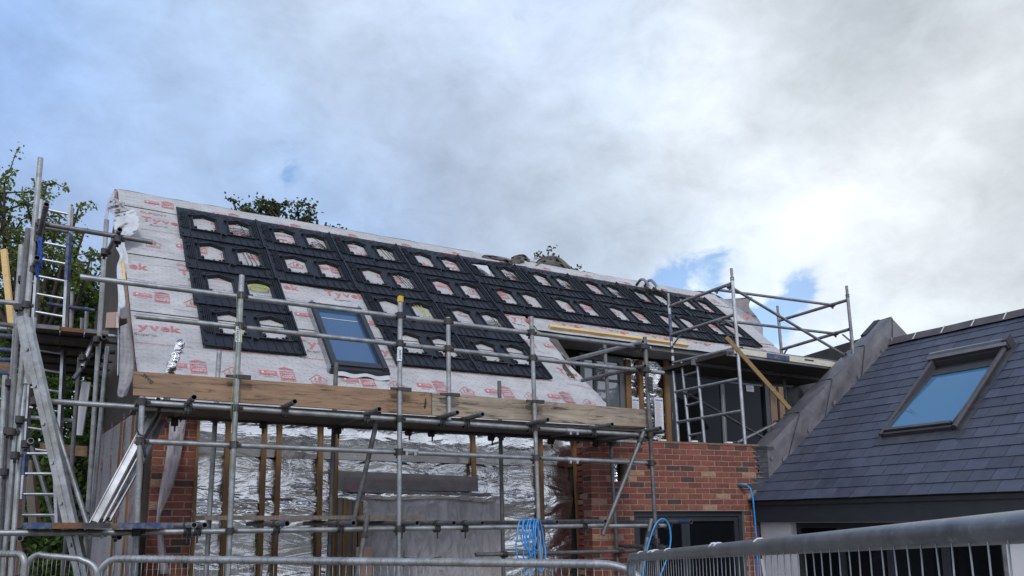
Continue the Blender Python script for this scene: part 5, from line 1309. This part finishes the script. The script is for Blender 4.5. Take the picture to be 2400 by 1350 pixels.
# ================================================================== slate roofed wing on the right
wing = thing('slate_wing', 'low wing with a dark slate roof, lead parapet and white wall at the right', 'house', (SE.x+1, 5, 0))
Y1, Y0 = SE.y+.0, 2.2
wallY = lambda s: SE.y-math.tan(R(8.3))*(s*math.cos(SP))          # where the slates meet the brick wall's plane
SL_ = (SR-SE).length
WY0, WY1, WS0, WS1 = 5.51, 6.62, 1.10, 2.91                          # hole for the roof window
mb = MB(); rnd = random.Random(21); G = .1995; n_c = int(SL_/G)+1
for c in range(n_c):
    s0 = c*G-.03; s1 = min(s0+G+.10, SL_-.02); y = Y0+(.125 if c % 2 else 0)
    while y < wallY(s0)+.02:
        ya, yb_ = y+.003, min(y+.25-.003, wallY(max(s0, 0))+.02); y += .25
        if yb_-ya < .02: continue
        if s0+G > WS0+.0 and s0 < WS1 and yb_ > WY0 and ya < WY1: 
            if ya < WY0 and WY0-ya > .03: yb_ = WY0
            elif yb_ > WY1 and yb_-WY1 > .03: ya = WY1
            else: continue
        k = .76+rnd.random()*.42; mb.c = (.050*k*(.96+rnd.random()*.08), .057*k, .084*k*(.96+rnd.random()*.08))
        j = rnd.uniform(-.0018, .0018); h0 = .016+rnd.uniform(0, .003); h1 = .004
        jj = lambda: rnd.uniform(-.0025, .0025)
        a = slate(ya, s0+jj(), h0+j); b = slate(yb_, s0+jj(), h0-j); c2 = slate(yb_, s1, h1); d2 = slate(ya, s1, h1)
        n_ = SN*.0065
        mb.face([b+n_, a+n_, d2+n_, c2+n_]); mb.face([a, a+n_, b+n_, b]); mb.face([a, d2, d2+n_, a+n_]); mb.face([b, b+n_, c2+n_, c2])
mb.c = (1, 1, 1)
mb.build('slate_covering', M['slate'], wing)
mb = MB(); mb.face([slate(Y0, -.02, -.01), slate(Y0, SL_, -.01), slate(wallY(SL_), SL_, -.01), slate(wallY(0), -.02, -.01)][::-1])
rg = slate(0, SL_); mb.face([V((rg.x, Y0, rg.z)), V((rg.x, 8, rg.z)), V((rg.x+3, 8, rg.z-2.6)), V((rg.x+3, Y0, rg.z-2.6))]); mb.build('roof_decking', M['black_felt'], wing)
# ridge tiles
y = wallY(SL_)+.03; k = 0
while y > Y0:
    yb_ = y-.45; mb = MB(); ct = V((rg.x, 0, rg.z))
    prof = [(-.135, -.075), (-.125, -.062), (-.02, .05), (.02, .05), (.125, -.062), (.135, -.075)]
    up_ = .006*(k % 2)
    for i in range(5):
        (xa, za_), (xb, zb_) = prof[i], prof[i+1]
        A = [ct+V((xa, y, za_+up_+.02)), ct+V((xb, y, zb_+up_+.02)), ct+V((xb, yb_, zb_+.026-up_)), ct+V((xa, yb_, za_+.026-up_))]
        mb.face(A)
    mb.face([ct+V((x_, yb_, z_+.02)) for x_, z_ in prof][::-1]); mb.face([ct+V((x_, y, z_+.02)) for x_, z_ in prof])
    o = mb.build('ridge_tile', M['ridge_tile'], wing)
    mb = MB()
    for i in range(2):
        (xa, za_), (xb, zb_) = prof[i], prof[i+1]; mb.face([ct+V((xa, y+.006, za_+.034)), ct+V((xb, y+.006, zb_+.034)), ct+V((xb, y-.014, zb_+.034)), ct+V((xa, y-.014, za_+.034))])
    mb.build('joint_strip', M['pale_clip'], o); y = yb_; k += 1
# lead dressed parapet against the taller wall
PW = Plane(W2N, W2O+W2N*.012)
def pw(x, y): return PW.at(x, y)
para = [(1772, 1158), (2091, 808), (2134, 792), (2090, 745), (1797, 1047), (1768, 1047), (1776, 1100)]
back_ = -W2N*.34
mb = MB(); P = [pw(*q) for q in para]
# split the visible face into lead sheets with welts
lo = [pw(1759+332*f, 1172-367*f) for f in (.0, .26, .52, .78, 1.0)]; hi = [pw(1797+293*f, 1047-302*f) for f in (.0, .26, .52, .78, 1.0)]
for i in range(4):
    m1 = MB(); o_ = W2N*(.004*(i % 2))
    nn_ = 8
    def fnl(p, q, i=i, o_=o_): 
        a = lo[i].lerp(lo[i+1], p); b = hi[i].lerp(hi[i+1], p); return a.lerp(b, q)+o_+W2N*(.010*mn.noise(V((i*3+p*2.2, q*2, 1))))
    m1.grid(fnl, 14, 8); m1.build('lead_sheet', M['lead'], wing)
    m2 = MB(); 
    def fnt(p, q, i=i, o_=o_): return hi[i].lerp(hi[i+1], p)+o_*(1-q)+back_*q+V((-.0, 0, .02*math.sin(q*math.pi)+.010*mn.noise(V((i*3+p*2, q*2, 5)))))
    m2.grid(fnt, 14, 8); m2.build('lead_capping', M['lead'], wing)
    m3 = MB(); m3.beam(lo[i+1]+W2N*.010, hi[i+1]+W2N*.010, .010, .008, W2N); m3.beam(hi[i+1]+V((0, 0, .016)), hi[i+1]+back_+V((0, 0, .016)), .012, .012); m3.build('lead_welt', M['lead_flash'], wing)
mb = MB(); mb.prism([pw(2091, 806)-W2N*.012, pw(2200, 850)-W2N*.012, pw(2200, 860)-W2N*.012, pw(1900, 1172)-W2N*.012, pw(1759, 1172)-W2N*.012], -W2N*.3); mb.build('end_wall', M['mortar'], wing)
mb = MB(); mb.prism([pw(2090, 745), pw(2134, 792), pw(2091, 808)], back_); mb.build('lead_apex', M['lead'], wing)
mb = MB(); mb.prism([pw(1797, 1048), pw(2090, 747), pw(2091, 806), pw(1762, 1172)], back_*.96); o = mb.build('parapet_core', M['lead_flash'], wing)
o.location = -W2N*.02
mb = MB(); mb.beam(hi[4]+back_*.92+V((-.35, 0, -.26)), hi[4]+back_*.92+V((.02, 0, .03)), .10, .03); mb.build('parapet_felt', M['black_felt'], wing)
# stepped lead flashing let into the brick courses
saw = [(1764, 1047)]
zc0 = zT-.0
for k in range(10):
    zc = zT-(k+1)*.075+.005; xr = 1776+k*1.6 if k < 6 else 1776+8-(k-5)*13
    p = W2O+W2N*.014; 
pts = []
for k in range(9):
    z_ = zT-.075*(k+1)+.005; aa = aR+.02+(.014*k if k < 6 else .075-.105*(k-5))
    pts.append(w2(aa-.115, z_+.062, .016)); pts.append(w2(aa, z_, .016))
rightl = [pw(1797, 1047)+W2N*.006, pw(1852, 1118)-W2N*.0+W2N*.006, pw(1762, 1171)+W2N*.006]
mb = MB(); top = [w2(aR-.10, zT-.01, .016)]
for i in range(0, len(pts)-2, 2):
    rr0 = pw(1800, 1090)+W2N*.004
    mb.face([pts[i], pts[i+1], V((rr0.x, rr0.y, pts[i+1].z)), V((rr0.x, rr0.y, pts[i].z+.013))])
    mb.face([pts[i+1], pts[i+2], V((rr0.x, rr0.y, pts[i+2].z)), V((rr0.x, rr0.y, pts[i+1].z))])
mb.face([w2(aR-.01, zT-.0, .016), w2(aR+.30, zT, .016), w2(aR+.30, zT-.05, .016), w2(aR-.05, zT-.05, .016)])
mb.build('stepped_flashing', M['lead_flash'], wing)
for k in range(1, 8):
    z_ = zT-.075*(k+1)+.005; aa = aR+.02+(.014*k if k < 6 else .075-.105*(k-5)); mb = MB(); mb.box(w2(aa-.055, z_+.002, .018), W2D*.062, W2N*.004, V((0, 0, .003))); mb.build('flashing_edge', M['galv'], wing)
# round lead clips at the slates
for (x, y) in ((1783, 1111), (1808, 1072), (1835, 1075), (1894, 1008), (1953, 944), (2010, 882), (2065, 821), (2087, 797)):
    if (x, y) in ((1783, 1111),): continue
    mb = MB(); c = pw(x, y)+W2N*.02; 
    up3 = SS; 
    mb.prism([c+SS*.034*math.cos(t_)+W2D.cross(W2N)*0+V((0, 0, 1))*.030*math.sin(t_) for t_ in [i*2*math.pi/10 for i in range(10)]], W2N*.006); mb.build('lead_clip', M['galv_light'], wing)
# fascia, white wall and openings below
FX = SE.x+.03
mb = MB(); mb.slab((FX, Y0, SE.z-.30), (FX+.03, Y1-.02, SE.z-.045)); mb.build('fascia', M['frame'], wing)
mb = MB(); mb.slab((FX-.03, Y0, SE.z-.075), (FX+.035, Y1-.02, SE.z-.008)); mb.build('eaves_trim', M['black_felt'], wing)
mb = MB(); mb.slab((FX+.03, Y0, SE.z-.29), (FX+.4, Y1-.05, SE.z-.27)); mb.build('soffit', M['frame'], wing)
WX = FX+.13; XW = xp(WX)
yl0 = Y1-.02; yl1 = XW.at(1855, 1250).y; yl2 = XW.at(2352, 1310).y; zh_ = XW.at(1900, 1225).z
mb = MB(); mb.slab((WX, yl1, 1.60), (WX+.28, yl0, SE.z-.26)); mb.build('render_wall', M['render'], wing)
mb = MB(); mb.slab((WX, yl2, zh_), (WX+.28, yl1, SE.z-.26)); mb.build('render_lintel', M['render'], wing)
mb = MB(); mb.slab((WX, Y0, 0), (WX+.28, yl2-.04, zh_+.0)); mb.build('render_wall', M['render'], wing)
mb = MB(); mb.slab((WX-.006, yl2-.04, 0), (WX+.1, yl2, zh_)); mb.build('opening_trim', M['alu_dark'], wing)
for i in range(6):
    w_ = (yl0-yl1+.10)/6; y_ = yl0-(i+1)*w_; mb = MB(); mb.slab((WX-.012, y_+.003, 0), (WX+.0, y_+w_-.003, 1.60)); mb.build('wall_board', M['boarding'], wing)
mb = MB(); mb.slab((WX+.02, yl1-.1, 0), (WX+.28, yl0, 1.595)); mb.build('wall_core', M['dark_in'], wing)
# glazed doors in the wing
mb = MB(); mb.slab((WX+.10, yl2, 0), (WX+.16, yl2+.07, zh_)); mb.slab((WX+.10, yl1-.07, 0), (WX+.16, yl1, zh_)); mb.slab((WX+.10, yl2+.07, zh_-.07), (WX+.16, yl1-.07, zh_))
gd = mb.build('glazed_door', M['frame'], wing)
for k in range(1, 4): 
    y_ = yl1-(yl1-yl2)*k/4; mb = MB(); mb.slab((WX+.105, y_-.05, 0), (WX+.155, y_+.05, zh_-.07)); mb.build('door_stile', M['frame'], gd)
mb = MB(); mb.slab((WX+.125, yl2+.05, 0), (WX+.135, yl1-.05, zh_-.06)); mb.build('door_pane', M['door_glass'], gd)
mb = MB(); mb.slab((WX+.28, Y0, 0), (WX+.30, Y1, 2.0)); mb.build('inner_wall', M['dark_in'], wing)
# roof window of the wing, sash tilted in its frame
wa = [SLATE.at(*q) for q in ((2065, 1024), (2226, 1008), (2378, 818), (2188, 862))]
ya, yb_ = 5.57, 6.58; sa, sb = 1.16, 2.91
def sbx(mb, y0, y1, s0_, s1_, h0, h1): mb.box(slate((y0+y1)/2, (s0_+s1_)/2, (h0+h1)/2), V((0, (y1-y0)/2, 0)), SS*(s1_-s0_)/2, SN*(h1-h0)/2)
M['box_metal'] = simple('satin_grey_metal', (.14, .14, .155), (.18, .18, .195), .28, .85, 6)
M['bronze'] = simple('grey_brown_aluminium', (.060, .058, .065), (.085, .08, .088), .36, .3, 7)
mb = MB(); sbx(mb, ya, ya+.04, sa, sb, -.02, .055); sbx(mb, yb_-.05, yb_, sa, sb, -.02, .085); sbx(mb, ya+.055, yb_-.05, sa, sa+.04, -.02, .075); sbx(mb, ya+.055, yb_-.05, sb-.12, sb, -.02, .075)
sw = mb.build('roof_window', M['bronze'], wing)
mb = MB(); mb.tube(slate(ya+.012, sa-.01, .068), slate(ya+.012, sb, .068), .034, 12, ends=(2, 2)); mb.build('side_cover', M['bronze'], sw); mb = MB(); mb.tube(slate(yb_-.02, sa-.02, .085), slate(yb_-.02, sb, .085), .022, 10, ends=(2, 2)); mb.build('side_cover', M['bronze'], sw)
mb = MB(); n_ = 10; prof = [(sb-.10, .06), (sb-.105, .125), (sb-.075, .155), (sb-.02, .165), (sb+.04, .15), (sb+.075, .10), (sb+.08, .02)]
for i in range(len(prof)-1):
    (s0_, h0), (s1_, h1) = prof[i], prof[i+1]; mb.face([slate(ya-.04, s0_, h0), slate(ya-.04, s1_, h1), slate(yb_+.03, s1_, h1), slate(yb_+.03, s0_, h0)], i not in (0,))
mb.face([slate(ya-.04, s_, h) for s_, h in prof][::-1]); mb.face([slate(yb_+.03, s_, h) for s_, h in prof]); mb.build('blind_box', M['box_metal'], sw)
mb = MB(); sbx(mb, ya-.045, ya+.02, sb-.06, sb+.085, .02, .175); mb.build('blind_box_end', M['bronze'], sw)
# sash sunk at the head
def tilt(y_, f, h=0.0): return slate(y_, sa+.05+(sb-.22-sa-.05)*f, .075-.10*f+h)
mb = MB()
def tb_(y0, y1, f0, f1, th=.03):
    q = [tilt(y0, f0), tilt(y1, f0), tilt(y1, f1), tilt(y0, f1)]; mb.prism(q, SN*th)
tb_(ya+.04, ya+.055, 0, 1); tb_(yb_-.10, yb_-.05, 0, 1); tb_(ya+.08, yb_-.10, 0, .035); tb_(ya+.08, yb_-.10, .90, 1)
mb.build('sash', M['bronze'], sw)
mb = MB(); mb.face([tilt(ya+.055, .035, .015), tilt(ya+.055, .90, .015), tilt(yb_-.10, .90, .015), tilt(yb_-.10, .035, .015)]); mb.build('pane', M['roof_glass2'], sw)
mb = MB(); sbx(mb, ya-.10, yb_+.06, sa-.17, sa+.0, .022, .026); mb.build('apron_flashing', M['lead_flash'], sw)
mb = MB(); sbx(mb, ya-.09, ya, sa-.02, sb+.1, .014, .03); mb.build('side_flashing', M['lead_flash'], sw); mb = MB(); sbx(mb, yb_, yb_+.05, sa-.02, sb+.1, .012, .022); mb.build('side_flashing', M['lead_flash'], sw)
mb = MB(); mb.face([slate(ya+.06, sa, -.05), slate(ya+.06, sb, -.05), slate(yb_-.06, sb, -.05), slate(yb_-.06, sa, -.05)]); mb.build('window_shaft', M['dark_in'], sw)
# dark felted roof seen beyond the parapet
mb = MB(); mb.prism([dist(1872, 838, 16.5), dist(2060, 780, 16.5), dist(2060, 900, 16.5), dist(1872, 900, 16.5)], V((.4, 3, -.6))); o = mb.build('felt_roof', M['black_felt']); o['label'] = 'dark felted roof just showing behind the lead parapet'; o['category'] = 'roof'; o['kind'] = 'thing'

# ================================================================== hoses
hs = MB(); rnd = random.Random(9); HP = yp(6.99)
zc_ = HP.at(1245, 1226).z+.03
cx0 = HP.at(1245, 1226).x
for k in range(7):
    x0 = HP.at(1224+k*6.6, 1220).x; dep = .46+rnd.uniform(-.16, .16); wd_ = (.085, .065, .10, .075, .09, .06, .08)[k]; lean = rnd.uniform(-.06, .08); pts = []
    for i in range(29):
        t_ = i/28*2*math.pi; c, s_ = math.cos(t_), math.sin(t_)
        pts.append(V((x0+wd_*s_+lean*(1-c)/2, 6.985+.055*math.sin(t_+.5)*(.4+.6*(c > 0)), zc_+.012*k/7-dep*(1-c)/2)))
    hs.path(pts, .0075, 7, closed=True)
o = hs.build('hose', M['hose']); o['label'] = 'coiled blue hose hung over the low scaffold tubes'; o['category'] = 'hose'; o['group'] = 'blue hoses'
def hose(pts, pl_, label):
    P = [pl_.at(*q) if len(q) == 2 else dist(*q) for q in pts]; out = []
    for i in range(len(P)-1):
        p0, p1, p2, p3 = P[max(i-1, 0)], P[i], P[i+1], P[min(i+2, len(P)-1)]
        for k in range(6):
            f = k/6; out.append(.5*((2*p1)+(p2-p0)*f+(2*p0-5*p1+4*p2-p3)*f*f+(3*p1-p0-3*p2+p3)*f**3))
    out.append(P[-1]); mb = MB(); mb.path(out, .0095, 8); o = mb.build('hose', M['hose']); o['label'] = label; o['category'] = 'hose'; o['group'] = 'blue hoses'
hose([(1500, 1400), (1512, 1310), (1524, 1262), (1536, 1230), (1549, 1217), (1560, 1219), (1569, 1235), (1572, 1262), (1566, 1300), (1548, 1350), (1540, 1400)], yp(6.98), 'single loop of blue hose over the end of the low scaffold tube')
q = [W2.at(x, y)+W2N*o_ for x, y, o_ in ((1728, 1136, .02), (1738, 1136, .10), (1746, 1146, .12), (1752, 1170, .12), (1756, 1215, .12), (1760, 1270, .12), (1763, 1345, .12))]; q.append(V((q[-1].x, q[-1].y, .05)))
mb = MB(); mb.path(q, .0125, 8); o = mb.build('hose', M['hose']); o['label'] = 'blue pipe coming out of a grey conduit in the brick wall'; o['category'] = 'hose'; o['group'] = 'blue hoses'
mb = MB(); mb.beam(dist(1785, 1310, 9.6), dist(1800, 1400, 9.5), .035, .02, _d); o = mb.build('metal_offcut', M['alu']); o['label'] = 'pale metal offcut standing beside the white wall behind the fence'; o['category'] = 'metal offcut'

# ================================================================== temporary fence
def fence(label, A, B, rA, rB, r=.021, step=.043, wires=True, loops=True, mat_='galv_light', drop=None):
    """panel between two upper corners; rounded corners of radius rA, rB (horizontal run, vertical run)"""
    A, B = V(A), V(B); e = (B-A); e.z = 0; Ln = e.length; e.normalize()
    t = thing('fence_panel', label, 'fence panel', (A.x, A.y, 0), 'temporary steel fence panels'); 
    rail_z = lambda d_: A.z+(B.z-A.z)*d_/Ln
    pts = [V((A.x, A.y, .0))+e*0, V((A.x, A.y, A.z-rA[1]))]
    for i in range(1, 8): 
        a_ = i/8*math.pi/2; pts.append(V((A.x, A.y, A.z))+e*(rA[0]*(1-math.cos(a_)))+V((0, 0, -rA[1]*(1-math.sin(a_)))))
    n_ = 24
    for i in range(n_+1):
        d_ = rA[0]+(Ln-rA[0]-rB[0])*i/n_; p = A+e*d_; p.z = rail_z(d_); pts.append(p)
    for i in range(1, 8):
        a_ = i/8*math.pi/2; pts.append(V((B.x, B.y, B.z))-e*(rB[0]*(1-math.sin(a_)))+V((0, 0, -rB[1]*(1-math.cos(a_)))))
    pts += [V((B.x, B.y, B.z-rB[1])), V((B.x, B.y, 0))]
    mb = MB(); mb.path(pts, r, 16); mb.build('frame', M[mat_], t)
    def top(d_):
        z = rail_z(d_)
        if d_ < rA[0]: q = (rA[0]-d_)/rA[0]; z -= rA[1]*(1-math.sqrt(max(0, 1-q*q)))
        if d_ > Ln-rB[0]: q = (d_-Ln+rB[0])/rB[0]; z -= rB[1]*(1-math.sqrt(max(0, 1-q*q)))
        return z
    nrm = V((e.y, -e.x, 0))
    if nrm.dot(CAMP-A) < 0: nrm = -nrm
    mb = MB(); d_ = step*.7; rnd = random.Random(int(Ln*100)); k = 0
    while d_ < Ln-.01:
        z = top(d_); b = V((A.x, A.y, 0))+e*d_; w1 = rnd.uniform(-.004, .004)
        mb.path([b+V((0, 0, z-.004))+nrm*.012, b+V((0, 0, z-.10))+e*w1+nrm*.012, b+V((0, 0, .9))+e*w1*.5+nrm*.01, b+V((0, 0, .1))], .0014, 5)
        if loops and rA[0] < d_ < Ln-rB[0]:
            mb.path([b+V((0, 0, z))+V((0, 0, 1))*(r+.0018)*math.cos(t_)+nrm*(r+.0018)*math.sin(t_) for t_ in [i*2*math.pi/12 for i in range(12)]], .0020, 5, closed=True)
        d_ += step; k += 1
    for z in (.15, .6, 1.05, 1.45): mb.path([V((A.x, A.y, z))+nrm*.014, V((B.x, B.y, z))+nrm*.014], .002, 5)
    mb.build('wire_mesh', M['galv'], t)
    return t, A, B, e
F1 = fence('long fence panel in front of the foil wall, its wires looped over the top tube', dist(236, 1309, 5.0), dist(1505, 1323, 3.98), (.15, .12), (.22, .12), .0215)
mb = MB(); p = F1[1]+F1[3]*((F1[2]-F1[1]).length*.36); q = F1[1].lerp(F1[2], .615); mb.path([q+V((0, 0, .024))+V((0, 0, 1))*.0*i+V((0, -.0, 0)) for i in range(1)]+[q+V((.0, -.024, 0)), q+V((0, 0, -.026))], .003, 5); mb.path([q+V((0, 0, .02)), q+V((0, -.005, .06))], .0025, 5); mb.path([q+V((0, -.012, .024)), q+V((.12, -.02, .012)), q+V((.22, -.015, .022))], .0025, 5); mb.build('cable_tie', M['strap'], F1[0])
fence('narrow fence panel with both rounded corners, left of the long panel', dist(64, 1299, 5.5), dist(230, 1313, 5.55), (.10, .11), (.12, .11), .0215, .030, loops=False)
fence('fence panel cut off by the left edge of the picture', dist(-320, 1292, 5.6), dist(60, 1299, 5.15), (.1, .1), (.055, .075), .0205, .030)
F4 = fence('near fence panel on the right, its rusty top tube rising close to the camera', dist(1478, 1306, 3.95), dist(2900, 1196, .72), (.06, .06), (.1, .1), .0212, .043, loops=False, mat_='fence')
mb = MB()
for (D, dx) in ((3.6, 0), (3.1, .02), (3.05, .01), (2.75, 0), (2.3, 0)):
    pass
# dried plaster splashes on the near tube
A, B = F4[1], F4[2]
for f, w_ in ((.09, .012), (.165, .006), (.19, .02), (.20, .01), (.27, .004), (.47, .03), (.485, .015), (.60, .004)):
    p = A.lerp(B, f); ax = (B-A).normalized(); m1 = MB()
    m1.path([p+ax*(w_*math.sin(i*1.7)*.4)+V((0, 0, 1))*(.0222)*math.cos(t_)+_r*0+V((-ax.y, ax.x, 0))*(.0222)*math.sin(t_) for i, t_ in enumerate([-1.0+k*.22 for k in range(9)])], [.0015+w_*.12*(1+math.sin(i*2.3))*.5 for i in range(9)], 5)
    m1.build('plaster_splash', M['render'], F4[0])

# ================================================================== trees
def leaf_cloud(mb, c, rx, rz, n_, size, rnd, cols, flat=.5):
    for _ in range(n_):
        while True:
            x, y, z = rnd.uniform(-1, 1), rnd.uniform(-1, 1), rnd.uniform(-1, 1)
            if x*x+y*y+z*z < 1: break
        p = V(c)+V((x*rx, y*rx, z*rz)); leaf(mb, p, size*rnd.uniform(.6, 1.3), rnd, cols)
def leaf(mb, p, s_, rnd, cols, asp=.38):
    d1 = V((rnd.gauss(0, 1), rnd.gauss(0, 1), rnd.gauss(-.2, .7))).normalized(); q = d1.cross(V((rnd.gauss(0, 1), rnd.gauss(0, 1), rnd.gauss(0, 1)))).normalized()
    a = rnd.choice(cols); k = rnd.uniform(.75, 1.3); mb.c = (a[0]*k, a[1]*k, a[2]*k)
    n_ = d1.cross(q)*.12*s_
    mb.face([p, p+d1*s_*.45+q*s_*asp+n_, p+d1*s_, p+d1*s_*.45-q*s_*asp+n_])
def tree(label, base, segs, rnd, leafn, lsize, cols, trunk_r=.14, spread=.35, group=None, density=1.0):
    """segs: crown targets (point, radius); limbs reach from a leaning trunk to each"""
    t = thing('tree', label, 'tree', base, group)
    bk = MB(); lf = MB(); base = V(base)
    top = sum((V(s_[0]) for s_ in segs), V())/len(segs); fork = base.lerp(V((top.x, top.y, base.z)), .5); fork.z = base.z+(min(s_[0].z for s_ in segs)-base.z)*.72
    bk.path([base, base.lerp(fork, .5)+V((.1, 0, 0)), fork], [trunk_r, trunk_r*.85, trunk_r*.7], 8)
    for c, rad in segs:
        c = V(c); m1 = fork.lerp(c, .5)+V((rnd.gauss(0, .12), rnd.gauss(0, .12), rnd.uniform(.0, .25))); bk.path([fork, m1, c], [trunk_r*.5, trunk_r*.3, trunk_r*.12], 6)
        nb = int(10*density*max(.5, rad/.6))
        for b in range(nb):
            d1 = V((rnd.gauss(0, 1), rnd.gauss(0, 1), rnd.gauss(.15, .8))).normalized(); ln = rad*rnd.uniform(.55, 1.15); s0 = m1.lerp(c, rnd.uniform(.45, 1)); e = s0+d1*ln+V((0, 0, -.06*rnd.random()))
            md = s0.lerp(e, .5)+V((rnd.gauss(0, .05), rnd.gauss(0, .05), rnd.gauss(.04, .05))); bk.path([s0, md, e], [.018, .011, .005], 4, cap=False)
            # sprays of leaves along the twig
            for k in range(int(leafn*rnd.uniform(.5, 1.3))):
                f = rnd.uniform(.25, 1.05); q = s0.lerp(md, min(1, f*2)) if f < .5 else md.lerp(e, (f-.5)*2)
                leaf(lf, q+V((rnd.gauss(0, .07), rnd.gauss(0, .07), rnd.gauss(0, .05)))*(lsize/.09), lsize*rnd.uniform(.6, 1.25), rnd, cols)
    bk.build('trunk', M['bark'], t); lf.build('crown', M['leaf'], t)
    return t
ash = [(.095, .135, .030), (.13, .17, .035), (.06, .095, .022), (.17, .20, .05), (.075, .115, .028)]
dark_ = [(.022, .034, .014), (.034, .048, .018), (.045, .055, .02), (.07, .066, .022)]
con = [(.03, .062, .018), (.055, .10, .024), (.10, .15, .034)]
rnd = random.Random(4)
S_ = []
for x, y, r_, D in ((-20, 385, .75, 13), (10, 430, .7, 13), (60, 470, .55, 13.2), (110, 430, .35, 13.2), (110, 470, .45, 13.4), (140, 510, .45, 13.2), (30, 520, .7, 13.4), (-10, 480, .7, 13.2), (183, 490, .26, 13.0), (95, 560, .7, 13.5), (40, 600, .75, 13.6), (200, 535, .40, 13.2), (170, 575, .5, 13.4), (-20, 600, .8, 13.6), (215, 595, .4, 13.0), (128, 620, .7, 13.6)):
    S_.append((dist(x, y, D), r_))
tree('tall feathery ash tree at the left edge, behind the side scaffold', dist(60, 1240, 13.6)*1.0-V((0, 0, dist(60, 1240, 13.6).z)), S_, rnd, 58, .062, ash, .13, density=.85)
S_ = []
for i in range(26):
    x = rnd.uniform(-40, 250); y = rnd.uniform(640, 790); S_.append((dist(x, y, 14.5+rnd.uniform(-.5, .8)), .72))
tree('dense dark conifer filling the gap behind the gable deck', dist(110, 1240, 15.2)-V((0, 0, dist(110, 1240, 15.2).z)), S_, rnd, 60, .085, con, .2, density=1.1)
S_ = []
for x, y, r_ in ((548, 470, .35), (585, 488, .5), (600, 500, .5), (640, 480, .4), (655, 470, .35), (650, 500, .55), (690, 505, .55), (700, 490, .3), (745, 510, .45), (765, 515, .35), (620, 520, .6), (725, 525, .5), (780, 535, .3), (560, 500, .4), (675, 530, .6)):
    S_.append((dist(x, y+6, 19+rnd.uniform(-.6, .6)), r_*1.15))
tree('dark leafed tree top showing above the ridge, left of centre', dist(660, 1240, 19)-V((0, 0, dist(660, 1240, 19).z)), S_, rnd, 62, .095, dark_, .2, density=1.0)
S_ = [(dist(1252, 592, 22), .3), (dist(1284, 592, 22), .42), (dist(1310, 597, 22), .36), (dist(1352, 632, 22), .2)]
tree('small twiggy tree top poking above the torn ridge membrane', dist(1290, 1240, 22)-V((0, 0, dist(1290, 1240, 22).z)), S_, rnd, 34, .10, dark_, .12)
# bare twigs on the trees
for A, B, lab in (((548, 475, 19), (498, 470, 19), 0), ((640, 470, 19), (627, 446, 19), 0), ((655, 468, 19), (671, 443, 19), 0), ((1345, 632, 22), (1357, 597, 22), 0)):
    pass
# dark hedge low behind the left scaffold
hd = thing('hedge', 'dark overgrown hedge behind the poles at the lower left', 'hedge', dist(120, 1240, 11.5)-V((0, 0, dist(120, 1240, 11.5).z)))
lf = MB(); rnd = random.Random(8)
for i in range(13000):
    q = dist(rnd.uniform(-60, 300), rnd.uniform(870, 1420), rnd.uniform(10.9, 12.6)); leaf(lf, q, .11*rnd.uniform(.6, 1.3), rnd, con, .3)
lf.build('foliage', M['leaf'], hd)
bk = MB()
for i in range(14):
    a = dist(-40+i*25, 1400, 11.8); bk.path([V((a.x, a.y, 0)), V((a.x+rnd.uniform(-.2, .2), a.y, 1.5)), V((a.x+rnd.uniform(-.4, .4), a.y+.1, 3.0))], [.03, .02, .008], 5)
bk.build('stem', M['bark'], hd)
# boundary wall closing the view between house and hedge
wl = MB(); wl.slab((-14, 19, 0), (16, 19.3, 3.3)); o = wl.build('boundary_wall', M['dark_in']); o['label'] = 'dark boundary wall far behind the poles at the lower left'; o['category'] = 'wall'; o['kind'] = 'thing'

# unseen hedge added behind the viewpoint to darken reflections in foil, glass and tubes
bh = MB(); bh.grid(lambda p, q: V((-30+60*p, -15-2.2*math.sin(q*math.pi)**.5+1.0*mn.noise(V((p*30, q*4, 1)))+.5*mn.noise(V((p*90, q*12, 2))), -.02+(2.4+1.2*mn.noise(V((p*14, 0, 7))))*q)), 240, 20)
o = bh.build('hedge', simple('added_reflection_hedge', (.012, .022, .010), (.03, .05, .018), .9, 0, 3)); o['kind'] = 'stuff'
